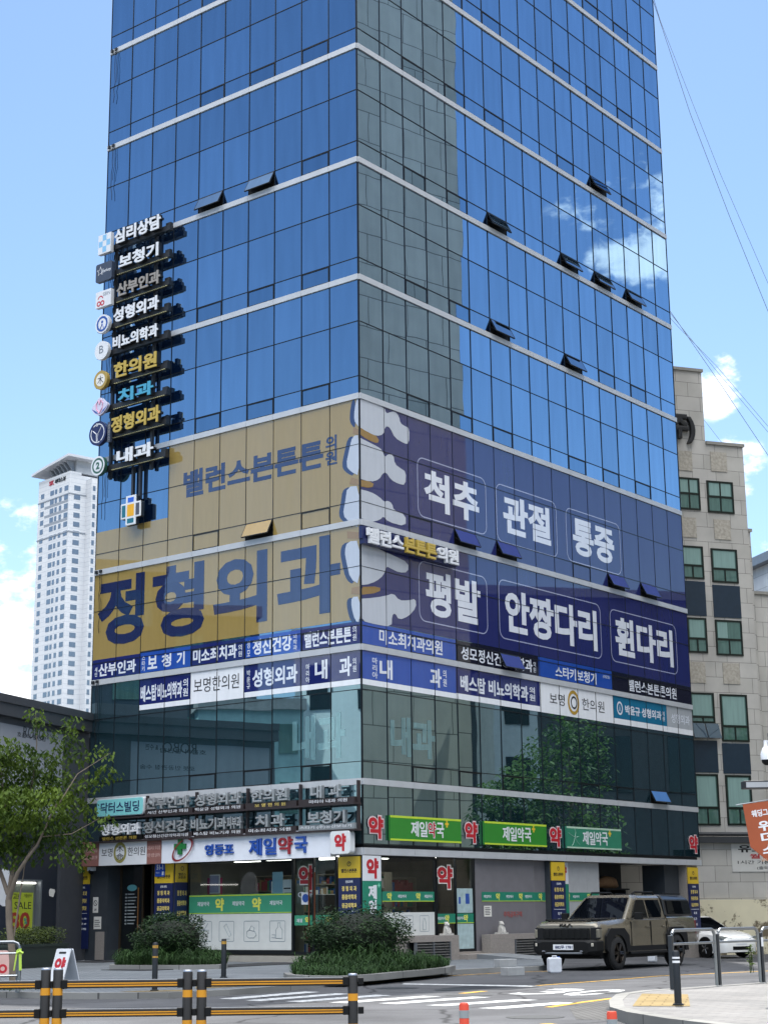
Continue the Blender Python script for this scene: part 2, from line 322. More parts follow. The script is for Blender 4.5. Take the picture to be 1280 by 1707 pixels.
def text_geo(s, bold):
    k = (s, bold)
    if k not in TXT:
        c = bpy.data.curves.new('lettering', 'FONT'); c.body = s; c.extrude = .5; c.bevel_depth = bold; c.bevel_resolution = 0; c.resolution_u = 3; c.align_x = 'CENTER'; c.space_line = 1.05
        o = bpy.data.objects.new('lettering', c); COL.objects.link(o); bpy.context.view_layer.update()
        m = bpy.data.meshes.new_from_object(o)
        V = [v.co.copy() for v in m.vertices]; Fs = [tuple(p.vertices) for p in m.polygons]
        bpy.data.objects.remove(o); bpy.data.curves.remove(c); bpy.data.meshes.remove(m)
        xs = [v.x for v in V]; ys = [v.y for v in V]
        TXT[k] = (V, Fs, min(xs), max(xs), min(ys), max(ys))
    return TXT[k]
def tx(mb, s, x0, x1, z0, z1, y, depth=.003, bold=.02):
    """write s into the rectangle x0..x1, z0..z1; its face at y, running back by depth"""
    V, Fs, a, b_, c, d = text_geo(s, bold)
    return mb.add([(x0 + (v.x - a) / (b_ - a) * (x1 - x0), y + (.5 - v.z) * depth, z0 + (v.y - c) / (d - c) * (z1 - z0)) for v in V], Fs)
def tag(o, label=None, cat=None, group=None, kind=None):
    if label: o['label'] = label
    if cat: o['category'] = cat
    if group: o['group'] = group
    if kind: o['kind'] = kind
    return o
def thing(name, label, cat, loc=(0, 0, 0), rz=0, group=None):
    o = bpy.data.objects.new(name, None); COL.objects.link(o); o.empty_display_size = .2
    o.location = loc; o.rotation_euler = (0, 0, rz); return tag(o, label, cat, group)
def fthing(fr, s, out, z, name, label, cat, group=None): return thing(name, label, cat, fr.p(s, out, z), fr.rz, group)
def dup(root, loc, rz=None, label=None):
    def cp(o, p):
        c = o.copy(); COL.objects.link(c)
        if p: c.parent = p
        for ch in [q for q in o.children]: cp(ch, c)
        return c
    r = cp(root, None); r.location = loc
    if rz is not None: r.rotation_euler = (0, 0, rz)
    if label: r['label'] = label
    return r

# ================================================================== ground, road, pavement
def sheet(name, mat, x0, x1, y0, y1, nx, ny, dz=0):
    mb = MB(); vs = []; fs = []
    for j in range(ny + 1):
        for i in range(nx + 1):
            x = x0 + (x1 - x0) * i / nx; y = y0 + (y1 - y0) * j / ny; vs.append((x, y, gz(x, y) + dz))
    for j in range(ny):
        for i in range(nx): k = j * (nx + 1) + i; fs.append((k, k + 1, k + nx + 2, k + nx + 1))
    mb.add(vs, fs); return mb.build(name, mat)
ASPH = asphalt()
mb = MB(); vs = []; fs = []
xs = [-900, -300, -100, -40] + [-20 + 1.0 * i for i in range(51)] + [60, 120, 400, 900]; ys = [-400, -120, -40] + [0 + 1.5 * i for i in range(61)] + [130, 250, 600, 1500]
for y in ys:
    for x in xs: vs.append((x, y, gz(x, y)))
for j in range(len(ys) - 1):
    for i in range(len(xs) - 1): k = j * len(xs) + i; fs.append((k, k + 1, k + len(xs) + 1, k + len(xs)))
mb.add(vs, fs); tag(mb.build('road', ASPH), kind='structure')
PAVE = paving('pavement_blocks', '#6f7479', '#64696e', '#4c5054', 1, .22, .11, .5)
PAVE2 = paving('pale_pavement_blocks', '#757473', '#6b6b6b', '#585859', 1, .5, .16, .75)
TACT = paving('tactile_blocks', '#7d6e4e', '#766747', '#5f5239', 1, .3, .3, .2)
KERB = paving('granite_kerb', '#7d7d7b', '#727270', '#4d4d4d', 1, 1.0, 4, .7, rough=.8)
def slab(name, poly, z, mat): 
    mb = MB(); mb.prism(poly, -.3, z); return tag(mb.build(name, mat), kind='structure')
def offset(line, d):
    o = []
    for i, p in enumerate(line):
        a = Vector(line[max(i - 1, 0)]); e = Vector(line[min(i + 1, len(line) - 1)]); t = (e - a).normalized(); o.append((p[0] - t.y * d, p[1] + t.x * d))
    return o
KL = [(-24, 33.5), (-14, 32.8), (-9, 32.0), (-7.1, 31.4), (-5.4, 30.5), (-3.9, 30.4), (-2.9, 31.2), (-2.0, 32.7), (-1.3, 34.4), (-.65, 36.2), (.25, 38.5), (1.3, 40.4), (2.4, 41.7), (3.7, 42.6), (4.0, 43.2)]
KI = offset(KL, .16)
slab('pavement', KI + [(5.3, 54.9), (-.7, 47.6), (-9.3, 54.4), (-24, 54)], .10, PAVE)
mb = MB()
for i in range(len(KL) - 1): mb.prism([KL[i], KL[i + 1], KI[i + 1], KI[i]], -.2, .106)
tag(mb.build('kerb', KERB), kind='structure')
KR = [(9.5, 10.0), (6.5, 13.4), (4.6, 16.2), (3.7, 19.6), (3.32, 20.8), (3.04, 22.2), (2.98, 23.4), (3.2, 25.2), (3.55, 27.0), (4.1, 28.1), (4.75, 28.7), (6.7, 30.7), (9, 33), (14, 38), (22, 45)]
KRI = offset(KR, -.2)
slab('pavement_island', KRI + [(30, 40), (24, 14)], .145, PAVE2)
mb = MB()
for i in range(len(KR) - 1): mb.prism([KR[i], KR[i + 1], KRI[i + 1], KRI[i]], -.2, .15)
tag(mb.build('island_kerb', KERB), kind='structure')
def flat(name, polys, mat, z, kind='structure'):
    mb = MB()
    for p in polys:
        a = sum(p[i][0] * p[(i + 1) % len(p)][1] - p[(i + 1) % len(p)][0] * p[i][1] for i in range(len(p)))
        mb.quad(*[(x, y, z + gz(x, y)) for x, y in (p if a > 0 else p[::-1])])
    return tag(mb.build(name, mat), kind=kind)
flat('tactile_paving', [[(3.3, 23.5), (4.05, 23.3), (4.6, 26.6), (3.95, 27.0)]], TACT, .150)
flat('corner_tactile_paving', [[(-4.9, 31.0), (-3.8, 31.4), (-3.6, 30.85), (-4.5, 30.8)], [(-3.8, 34.2), (-2.5, 34.0), (-2.4, 32.9), (-3.6, 31.9)]], TACT, .104)
RW = paint('white_road_paint', '#b8bbbd', .46); RY = paint('yellow_road_paint', '#c9a04a', .45)
def stripe(a, b, w):
    a = Vector(a); b = Vector(b); t = (b - a).normalized(); n = Vector((-t.y, t.x)) * w / 2; u = Vector((.72, -.69)) * w * .5
    return [tuple(a - u), tuple(a + u), tuple(b + u), tuple(b - u)]
cs = [stripe(a, e, .42) for a, e in zip([(-2.82, 29.92), (-2.31, 29.2), (-1.6, 28.7), (-.85, 28.2), (-.03, 27.75), (.71, 27.0), (1.48, 26.0)], [(-1.44, 32.34), (-.84, 31.45), (-.1, 30.7), (.75, 30.1), (1.57, 29.6), (2.3, 28.55), (2.85, 27.5)])]
flat('crosswalk_markings', cs, RW, .004)
def line_poly(pts, w): 
    a = offset(pts, w / 2); b = offset(pts, -w / 2); return [[a[i], b[i], b[i + 1], a[i + 1]] for i in range(len(pts) - 1)]
flat('stop_line', [[(.3, 35.7), (2.95, 33.9), (2.75, 33.4), (.25, 35.25)]], RW, .004)
flat('yellow_edge_line', line_poly([(2.7, 33.65), (4.46, 35.95), (6.0, 38.2), (8.93, 40.54), (14, 44)], .12), RY, .004)
flat('yellow_gutter_line', line_poly([(1.3, 31.0), (1.75, 31.8)], .16) + line_poly([(2.4, 26.2), (3.0, 27.4), (3.9, 29.0)], .14) + line_poly([(2.0, 22.4), (2.5, 21.0)], .16) + line_poly([(-.5, 35.6), (.5, 38.2), (1.5, 39.9), (2.6, 41.2), (4.0, 42.2)], .1), RY, .004)
flat('gutter', [[(2.5, 23.2), (2.93, 23.0), (3.2, 25.6), (3.5, 27.0), (4.0, 28.2), (4.6, 28.9), (4.2, 28.9), (3.2, 27.6), (2.7, 26.0)]], paving('gutter_setts', '#5a5a5a', '#505050', '#383838', 1, .12, .12, .4), .003)
mb = MB(); mb.M = Matrix.Translation((2.80, 29.95, .0045)) @ Matrix(((.87, .48, 0, 0), (-.48, .87, 0, 0), (0, 0, 1, 0), (0, 0, 0, 1))) @ Matrix.Rotation(R(-90), 4, 'X')
mb.mat(RW); tx(mb, '3', -.95, -.15, .1, 2.4, 0, .001, .02); tx(mb, '0', .0, .72, .0, 2.3, 0, .001, .02)
tag(mb.build('road_number_marking'), kind='structure')
mb = MB()
for x, y, r in ((.15, 33.5, .42), (1.25, 32.5, .4), (1.4, 30.4, .42), (2.0, 23.8, .4), (3.9, 30.6, .3)):
    mb.add([(x + r * math.cos(a / 12 * math.pi), y + r * 1.0 * math.sin(a / 12 * math.pi), .005) for a in range(24)], [tuple(range(24))])
tag(mb.build('manhole_covers', pm('cast_iron', '#2d3033', .6, .3, var=.3, scale=25, bump=.3)), kind='structure')

flat('road_patch', [[(-4.5, 20), (3.2, 18.5), (3.0, 20.4), (-4.4, 22)], [(1.0, 33.2), (2.2, 32.2), (2.9, 33.2), (1.7, 34.4)]], pm('patched_asphalt', '#34363a', .9, var=.2, scale=40, spec=.05), .0025)
# ================================================================== the glass tower
UP = glassy('blue_mirror_glass', '#0d2244', (.38, .57, .76), .68, .3, .018)
LO = glassy('green_tinted_glass', '#1b323a', (.52, .73, .82), .46, .45, .015)
TAN = film('tan_window_film', '#95804a', .14); PUR = film('purple_window_film', '#262c60', .11)
ZB = [5.04, 8.85, 12.52, 16.37, 20.14, 23.99, 27.85, 31.6, 35.35, 39.1]; HT = 40.6
bld = thing('office_building', 'tall corner office tower of blue mirror glass with pale bands', 'building', (CN.x, CN.y, 0), 0)
def wm(fr): return Matrix.Translation(fr.o - CN) @ Matrix.Rotation(fr.rz, 4, 'Z')
def part(name, mb, mat=None, parent=None, fr=None, **k):
    o = mb.build(name, mat, parent or bld, **k)
    if fr: o.matrix_local = wm(fr)
    return o
C2 = DLv * WL; C3 = DRv * WR; C4 = C2 + C3
def inset(p, e=.12): c = C4 / 2; d = (p - c); return p - d.normalized() * e
q = [inset(p) for p in (Vector((0, 0, 0)), C3, C4, C2)]
mb = MB(); mb.prism([(p.x, p.y) for p in q], 3.12, HT); part('shell', mb, pm('dark_shell', '#15181c', .7))
mb = MB(); mb.prism([(p.x, p.y) for p in [inset(p, -.06) for p in (Vector((0, 0, 0)), C3, C4, C2)]], HT + .002, HT + .35); part('roof', mb, BAND)
mb = MB(); mb.M = wm(FL); mb.box(0, .11, .02, 19.6, 3.2, HT - .02); part('side_wall', mb, pm('render_side', '#6a7078', .8))
def facade(fr, W_, n, open_, film_rows, vents, left):
    pw = W_ / n
    for si in range(-1, len(ZB)):
        zb = 3.22 if si < 0 else ZB[si]; zt = ZB[si + 1] if si + 1 < len(ZB) else HT
        rows = [zb + .09, zb + .63, zb + 2.36, zt - .09] if si >= 0 else [zb, zt - .09]
        if si == 0: rows = [zb + .09, zb + .56, zb + 2.6, zt - .09]
        if zt - zb < 2.5: rows = [zb + .09, zt]
        glass = LO if si <= 0 else UP
        g = MB()
        for c in range(n):
            for r in range(len(rows) - 1):
                k = c if not left else n - 1 - c
                if si >= 0 and r == 0 and k in vents and zt - zb > 2.5: continue
                a = random.gauss(0, .0011); b = random.gauss(0, .0011); x0, x1, z0, z1 = c * pw, (c + 1) * pw, rows[r], rows[r + 1]
                y = lambda x, z: a * (x - (x0 + x1) / 2) + b * (z - (z0 + z1) / 2)
                g.quad((x0, y(x0, z0), z0), (x1, y(x1, z0), z0), (x1, y(x1, z1), z1), (x0, y(x0, z1), z1))
        part('curtain_wall', g, glass, fr=fr)
        f = MB()
        for c in range(n + 1):
            x = min(max(c * pw, .014), W_ - .014); f.box(x - .009, x + .009, -.020, .03, rows[0], rows[-1])
        for z in (rows[1:-1] if si >= 0 else [rows[0] + .015]):
            for c in range(n): f.box(c * pw + .0095, (c + 1) * pw - .0095, -.0195, .03, z - .009, z + .009)
        part('mullion_frame', f, FRAME, fr=fr)
        if si >= 0 and zt - zb > 2.5:
            for k in vents:
                c = n - 1 - k if left else k
                if c < 0 or c >= n: continue
                x0, x1, z0, z1 = c * pw + .02, (c + 1) * pw - .02, rows[0] + .01, rows[1] - .02
                w = MB(); op = (si, k) in open_; w.M = Matrix.Translation((0, 0, z1)) @ Matrix.Rotation(R(-27 if op else 0), 4, 'X')
                h = z0 - z1
                w.box(x0, x1, -.024, .02, -.02, 0); w.box(x0, x1, -.024, .02, h, h + .02); w.box(x0, x0 + .02, -.024, .02, h + .021, -.021); w.box(x1 - .02, x1, -.024, .02, h + .021, -.021)
                wo = part('window', w, FRAME, fr=fr)
                p = MB(); p.M = w.M; t = random.gauss(0, .002); e = -.02 if op else -.003
                p.quad((x0 + .02, e + t, h + .02), (x1 - .02, e - t, h + .02), (x1 - .02, e - t, -.02), (x0 + .02, e + t, -.02))
                if op: p.quad((x0 + .03, .01, h + .03), (x0 + .03, .01, -.03), (x1 - .03, .01, -.03), (x1 - .03, .01, h + .03))
                gm = (film('tan_pane_film', '#8a6f2c', .06) if left else film('purple_pane_film', '#2b2f6a', .05)) if (si in film_rows and op) else (glassy('open_vent_glass', '#0a141c', (.34, .5, .66), .5, .3, .01) if op else glassy('vent_glass', '#0a1830', (.31, .49, .68), .62, .3, .012) if si > 0 else LO)
                po = p.build('pane', gm, wo)
                if op:
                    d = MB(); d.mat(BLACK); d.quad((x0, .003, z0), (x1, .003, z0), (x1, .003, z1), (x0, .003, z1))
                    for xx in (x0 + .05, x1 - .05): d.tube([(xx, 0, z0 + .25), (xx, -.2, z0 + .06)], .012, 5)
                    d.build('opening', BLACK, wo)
                    wo['label'] = 'awning window tilted open'
    for i, z in enumerate(ZB):
        b = MB()
        for c in range(n): b.box(c * pw + .004, (c + 1) * pw - .004, -.05, .02, z - .088, z + .088)
        part('floor_band', b, BAND, fr=fr)
    b = MB()
    for c in range(n): b.box(c * pw + .005, (c + 1) * pw - .005, -.06, .3, 3.02, 3.215)
    part('fascia', b, BAND, fr=fr)
facade(FL, WL, 10, {(5, 3), (5, 5), (2, 3)}, (2,), (1, 3, 5), True)
facade(FRt, WR, 17, {(6, 12), (5, 6), (5, 10), (5, 12), (5, 14), (4, 6), (4, 10), (2, 4), (2, 6), (2, 12), (2, 14), (1, 6), (0, 14)}, (1, 2), (2, 4, 6, 10, 12, 14), False)
# the ground floor under the overhang
PORC = pm('dark_cladding', '#3d4248', .5, .2, var=.1); GCL = pm('grey_panel', '#6c6a6e', .6, var=.08); LCL = pm('pale_panel', '#9ea0a2', .6, var=.06)
mb = MB(); mb.prism([(p.x, p.y) for p in [inset(p, .02) for p in (Vector((0, 0, 0)), C3, C4, C2)]], 3.115, 3.119); part('soffit', mb, pm('soffit_panel', '#5b5f64', .7))
mb = MB(); mb.box(.0, WL, .62, 12, .02, .30); part('plinth', mb, GRANITE, fr=FL)
def fpart(name, fr, mat, *boxes, **k):
    mb = MB()
    for b in boxes: mb.box(*b)
    return part(name, mb, mat, fr=fr, **k)
# left elevation: wall, entrance, shop glazing, shop door (set back half a metre)
fpart('wall', FL, PORC, (.02, .98, .04, .6, .1, 3.018))
fpart('column', FL, PORC, (3.15, 3.98, .02, .62, .1, 3.018)); fpart('column', FL, PORC, (10.48, 11.30, .02, .7, .1, 3.018))
fpart('lobby_wall', FL, pm('lobby_dark', '#2b2722', .5), (.3, 3.3, 3.2, 3.4, .3, 3.05), (2.3, 2.4, .66, 3.2, .3, 3.05))
dr = fpart('entrance_door', FL, pm('bronze_frame', '#4a3f33', .4, .5), (.55, .62, .56, .62, .3, 3.0), (.98, 1.05, .56, .62, .3, 3.0), (2.0, 2.06, .56, .62, .3, 3.0), (.621, .979, .56, .62, 2.9, 3.0))
mb = MB(); mb.quad((1.05, .59, .3), (2.0, .59, .3), (2.0, .59, 3.0), (1.05, .59, 3.0)); o = part('pane', mb, clear('door_glass', (.55, .68, .66), .16), dr)
mb = MB(); mb.tube([(1.9, .5, .9), (1.9, .5, 2.3)], .022); part('handle', mb, pm('brass', '#9c6d43', .3, .8), dr)
CG = clear('shop_glass', (.86, .93, .9), .07)
sw = fpart('shop_window', FL, FRAME, (4.03, 8.30, .52, .6, .3, .42), (4.03, 8.30, .52, .6, 2.98, 3.03), (4.03, 4.07, .52, .6, .42, 2.98), (8.26, 8.30, .52, .6, .42, 2.98))
mb = MB(); mb.quad((4.07, .56, .42), (8.26, .56, .42), (8.26, .56, 2.98), (4.07, .56, 2.98)); part('pane', mb, CG, sw)
sdr = fpart('shop_door', FL, FRAME, (8.30, 8.34, .52, .6, .3, 3.02), (9.06, 9.12, .52, .6, .3, 3.02), (9.9, 9.97, .52, .6, .3, 3.02), (8.34, 9.06, .52, .6, .3, .38), (9.12, 9.9, .52, .6, .3, .38))
mb = MB(); mb.quad((8.34, .56, .38), (9.9, .56, .38), (9.9, .56, 3.02), (8.34, .56, 3.02)); part('pane', mb, CG, sdr)
mb = MB()
for s in (8.98, 9.2): mb.tube([(s, .46, 1.0), (s, .46, 2.6)], .024)
part('handle', mb, pm('copper_bar', '#7c4a33', .35, .7), sdr)
# right elevation
sw2 = fpart('shop_window', FRt, FRAME, (.92, 3.5, .1, .18, 2.95, 3.018), (.92, .96, .1, .18, .8, 2.95), (3.46, 3.5, .1, .18, .8, 2.95))
mb = MB(); mb.quad((.96, .14, .8), (3.46, .14, .8), (3.46, .14, 2.95), (.96, .14, 2.95)); part('pane', mb, CG, sw2)
sd2 = fpart('shop_door', FRt, FRAME, (3.53, 3.57, .1, .18, .28, 3.0), (4.49, 4.53, .1, .18, .28, 3.0), (5.42, 5.47, .1, .18, .28, 3.0), (3.571, 4.489, .1, .18, .28, .36), (4.531, 5.419, .1, .18, .28, .36))
mb = MB(); mb.quad((3.57, .14, .36), (5.42, .14, .36), (5.42, .14, 3.0), (3.57, .14, 3.0)); part('pane', mb, CG, sd2)
fpart('wall', FRt, GRANITE, (.1, 3.49, .0, .25, -.1, .79)); fpart('wall', FRt, GCL, (5.49, 5.8, .1, .3, -.1, 3.018))
fpart('wall', FRt, GCL, (5.803, 8.75, .13, .3, .76, 3.018), (8.752, 9.5, .2, .34, .76, 3.018))
fpart('plinth', FRt, GRANITE, (1.9, 4.02, -.32, -.003, .62, .79), (3.62, 4.02, -.32, -.003, -.2, .618), (5.62, 9.4, -.32, -.003, .62, .78), (5.62, 6.9, -.32, -.003, -.2, .618), (4.022, 5.618, -.6, .09, -.2, .24))
fpart('column', FRt, PORC, (9.5, 10.38, .02, .9, -.3, 3.018)); fpart('column', FRt, PORC, (17.5, 18.55, .3, 1.2, -.35, 3.018)); fpart('column', FRt, GRANITE, (18.6, 19.45, .02, .9, -.4, 3.018))
fpart('wall', FRt, LCL, (10.4, 11.1, .15, .35, -.2, 3.018), (11.104, 11.97, .15, .35, -.2, 3.018), (11.974, 12.75, .15, .35, -.2, 3.018))
fpart('passage_wall', FRt, pm('passage_dark', '#22252a', .8), (12.55, 12.75, .36, 11, -.3, 3.1)); fpart('passage_wall', FRt, pm('passage_dark', '#22252a', .8), (15.6, 17.7, 2.2, 2.35, -.3, 3.1))
fpart('core_wall', FRt, pm('shop_wall', '#8b8a84', .8), (4.6, 12.5, 6.3, 6.5, .25, 3.1)); fpart('shop_floor', FRt, pm('shop_floor', '#98948c', .5), (.3, 12.5, .36, 6.28, .1, .27))
fpart('back_wall', FL, pm('lobby_dark', '#2b2722', .5), (.11, 3.34, 9, 9.2, .02, 3.11)); fpart('side_wall', FL, PORC, (.0, .11, .61, 19.5, .0, 3.11)); fpart('back_wall', FL, pm('shop_wall', '#8b8a84', .8), (3.51, 11.2, 8.6, 8.8, .25, 3.11))
fpart('core_wall', FL, pm('shop_wall', '#8b8a84', .8), (3.35, 3.5, .7, 9, .3, 3.1))
for i, (fr, s, y) in enumerate([(FL, 5.6, 1.5), (FL, 7.2, 1.2), (FL, 8.6, 2.0), (FL, 9.6, 1.1), (FRt, 1.0, .9), (FRt, 2.6, 1.6), (FRt, 3.9, .8)]):
    mb = MB(); mb.box(s - .5, s + .5, y - .06, y + .06, 3.0, 3.06); o = part('ceiling_light', mb, emit('tube_light', (1, .98, .94), 4), fr=fr)
# ================================================================== window film graphics
FILMNAVY = film('navy_film_lettering', '#1d2850', .14); FBLUE = film('blue_window_film', '#234a9e', .10); FNAVY = film('navy_window_film', '#1c2560', .10)
FDARK = film('black_window_film', '#17192a', .08); FWHITE = film('white_window_film', '#dcdfe4', .05); FTEAL = film('teal_window_film', '#1d6a8c', .07); BONE = film('bone_white_film', '#b2b8c2', .12); FTAN2 = film('brown_film', '#8a6b33', .15); FLINE = film('pale_line_film', '#9aa0be', .1); FGREY = film('grey_frosted_film', '#a4a9ae', .1)
def cutrows(mb, x0, x1, z0, z1, y, skip):           # one rectangle with bands and open vents left out
    pass
tanb = fthing(FL, 0, .009, 0, 'window_film', 'large tan clinic window film with navy lettering on the left glass front', 'window film')
mb = MB()
pw = WL / 10
def fq(mb, x0, x1, z0, z1, y=0): mb.quad((x0, y, z0), (x1, y, z0), (x1, y, z1), (x0, y, z1))
for c in range(10):
    k = 9 - c; x0, x1 = c * pw + .002, (c + 1) * pw - .002
    zt = 16.28 if c >= 3 else 13.90
    if k == 3: fq(mb, x0, x1, 13.16, zt)
    else: fq(mb, x0, x1, 12.61, zt)
    zb = 9.66 if c >= 2 else 9.60
    fq(mb, x0, x1, zb, 12.43)
mb.build('film', TAN, tanb)
mb = MB(); tx(mb, '밸런스본튼튼', 4.08, 9.96, 14.42, 15.3, -.005, .003, .035); tx(mb, '의\n원', 10.05, 10.5, 14.43, 15.34, -.005, .003, .03)
mb.build('lettering', FILMNAVY, tanb)
mb = MB()
for ch, a, b, c, d in (('정', .2, 2.41, 10.0, 12.26), ('형', 2.77, 5.09, 9.95, 12.28), ('외', 5.47, 7.73, 10.02, 12.24), ('과', 8.13, 10.6, 9.98, 12.31)): tx(mb, ch, a, b, c, d, -.005, .003, .036)
o = mb.build('lettering', FILMNAVY, tanb); o['label'] = 'four giant navy syllables 정형외과'
def lcrop(p): s, z = FL.hit(140 + p[0] * .375, 660 + p[1] * .375); return s, z
def rcrop(p): s, z = FRt.hit(580 + p[0] * .46875, 640 + p[1] * .46875); return s, z
def smooth(p, it=2):
    for _ in range(it):
        n = len(p); p = [q for i in range(n) for q in ((.75 * p[i][0] + .25 * p[(i + 1) % n][0], .75 * p[i][1] + .25 * p[(i + 1) % n][1]), (.25 * p[i][0] + .75 * p[(i + 1) % n][0], .25 * p[i][1] + .75 * p[(i + 1) % n][1]))]
    return p
def clip_s(p, lo, hi): return [(min(max(x, lo), hi), z) for x, z in p]
vl = [[(1228, 8), (1213, 14), (1204, 60), (1202, 108), (1215, 130), (1228, 140)], [(1228, 174), (1195, 178), (1180, 240), (1166, 310), (1188, 338), (1228, 356)], [(1228, 400), (1172, 404), (1163, 470), (1152, 530), (1180, 560), (1228, 590)], [(1228, 643), (1172, 648), (1160, 690), (1168, 740), (1186, 815), (1228, 838)], [(1228, 892), (1190, 894), (1190, 940), (1208, 1003), (1228, 1005)]]
mb = MB()
for p in vl: mb.plate(clip_s(smooth([lcrop((a - 20, b + 5)) for a, b in p]), 0, 11.33), -.004, -.003)
mb.build('spine_outline', FILMNAVY, tanb)
for p in vl: mb = MB(); mb.plate(clip_s(smooth([lcrop(q) for q in p], 1), 0, 11.345), -.007, -.006); mb.build('spine_motif', BONE, tanb)
for p in [[(1200, 138), (1228, 150), (1228, 172), (1196, 168)], [(1190, 362), (1228, 372), (1228, 398), (1180, 392)], [(1170, 602), (1228, 606), (1228, 636), (1172, 634)], [(1192, 852), (1228, 846), (1228, 884), (1188, 880)]]: mb = MB(); mb.plate(clip_s([lcrop(q) for q in p], 0, 11.34), -.0045, -.0035); mb.build('disc_motif', FTAN2, tanb)

purb = fthing(FRt, 0, .009, 0, 'window_film', 'wide purple clinic window film with boxed white words on the right glass front', 'window film')
mb = MB(); pw = WR / 17
for c in range(17):
    x0, x1 = c * pw + .002, (c + 1) * pw - .002
    fq(mb, x0, x1, 13.16 if c in (4, 6, 12, 14) else 12.61, 16.28)
    fq(mb, x0, x1, 9.62, 12.43)
mb.build('film', PUR, purb)
def rword(s, a, b, c, d, bold=.036): mb = MB(); tx(mb, s, a, b, c, d, -.006, .003, bold); mb.build('lettering', FTXT, purb)
for s, a, b, c, d in (('척추', 3.1, 6.03, 13.52, 14.78), ('관절', 7.4, 10.25, 13.5, 14.8), ('통증', 11.68, 14.45, 13.48, 14.78), ('평발', 3.1, 5.98, 10.2, 11.6), ('안짱다리', 7.36, 13.02, 10.2, 11.62), ('휜다리', 14.26, 18.45, 10.22, 11.62)): rword(s, a, b, c, d)
for x0, x1, z0, z1 in ((2.76, 6.44, 13.2, 15.1), (7.0, 10.65, 13.14, 15.1), (11.24, 14.9, 13.17, 15.07), (2.75, 6.36, 9.96, 11.83), (7.0, 13.3, 9.95, 11.9), (13.93, 18.75, 9.97, 11.86)):
    mb = MB(); outline(mb, x0, x1, z0, z1, .3, .035, -.007); mb.build('word_frame', FLINE, purb)
vr = [[(30, 52), (70, 60), (128, 84), (135, 106), (150, 100), (166, 98), (180, 115), (185, 140), (200, 150), (217, 158), (216, 214), (198, 212), (165, 192), (150, 160), (140, 150), (130, 155), (125, 180), (100, 186), (70, 172), (30, 148)],
      [(30, 186), (70, 206), (105, 224), (120, 235), (130, 262), (140, 250), (160, 252), (165, 285), (185, 300), (205, 313), (203, 360), (178, 356), (150, 340), (135, 315), (122, 318), (110, 340), (80, 349), (30, 334)],
      [(30, 372), (80, 384), (110, 402), (128, 420), (140, 415), (155, 425), (162, 450), (204, 466), (204, 508), (140, 490), (125, 470), (112, 484), (80, 492), (30, 470)],
      [(30, 555), (70, 566), (130, 598), (160, 610), (213, 636), (212, 670), (180, 671), (150, 656), (135, 648), (126, 680), (100, 702), (60, 716), (30, 712)],
      [(30, 762), (60, 764), (130, 755), (160, 744), (180, 770), (215, 770), (239, 764), (241, 795), (215, 826), (180, 840), (165, 814), (155, 825), (154, 864), (100, 856), (45, 842), (30, 800)]]
for p in vr: mb = MB(); mb.plate(clip_s(smooth([rcrop(q) for q in p], 1), .012, 20), -.006, -.005); mb.build('spine_motif', BONE, purb)
for p in [[(30, 145), (70, 160), (110, 195), (105, 213), (70, 200), (30, 172)], [(30, 338), (92, 350), (85, 372), (30, 362)], [(30, 722), (115, 720), (112, 742), (30, 752)], [(30, 512), (62, 520), (62, 552), (30, 548)]]: mb = MB(); mb.plate(clip_s(smooth([rcrop(q) for q in p], 1), .012, 20), -.0045, -.0035); mb.build('disc_motif', FTAN2, purb)

def strip(fr, s0, s1, z0, z1, film_, label, words, group, foot=None, lt=FTXT, extra=None):
    t = fthing(fr, s0, .009, z0, 'window_sign', label, 'window sign', group); w = s1 - s0
    mb = MB(); fq(mb, .004, w - .004, foot or 0, z1 - z0); mb.build('film', film_, t)
    if foot: mb = MB(); fq(mb, .004, w - .004, 0, foot - .002); mb.build('footer', FWHITE, t)
    mb = MB()
    for s, a, b, c, d, bo in words: tx(mb, s, a - s0, b - s0, c - z0, d - z0, -.005, .003, bo)
    mb.build('lettering', lt, t)
    if extra: extra(t, s0, z0)
    return t
G1 = 'clinic name strips in the upper row'; G2 = 'clinic name strips in the lower row'
U0, U1 = 8.96, 9.60; D0, D1 = 7.78, 8.76
for a, b, f, lab, ws in [(.0, 2.25, FNAVY, 'navy strip window sign reading 산부인과 at the left end', [('세\n인', .14, .26, 9.05, 9.35, .01), ('산부인과', .32, 2.08, 9.03, 9.45, .03)]),
    (2.25, 4.54, FBLUE, 'blue strip window sign reading 보 청 기 on the left front', [('스\n타\n키', 2.35, 2.5, 9.02, 9.5, .01), ('보', 2.62, 3.05, 9.05, 9.47, .03), ('청', 3.25, 3.68, 9.05, 9.47, .03), ('기', 3.92, 4.27, 9.05, 9.47, .03)]),
    (4.54, 6.82, FNAVY, 'navy strip window sign reading 미소최치과 on the left front', [('미소최치과', 4.64, 6.5, 9.03, 9.48, .03), ('의\n원', 6.56, 6.72, 9.05, 9.42, .01)]),
    (6.82, 9.07, FBLUE, 'blue strip window sign reading 정신건강 under the tan film', [('성\n모', 6.92, 7.05, 9.02, 9.5, .01), ('정신건강', 7.15, 8.72, 9.03, 9.5, .03), ('의\n학\n과', 8.78, 8.93, 9.02, 9.5, .01)]),
    (9.07, 11.34, FNAVY, 'navy strip window sign reading 밸런스본튼튼 beside the building corner', [('밸런스본튼튼', 9.22, 11.0, 9.03, 9.5, .03), ('의\n원', 11.05, 11.2, 9.05, 9.48, .01)])]:
    strip(FL, a, b, U0, U1, f, lab, ws, G1)
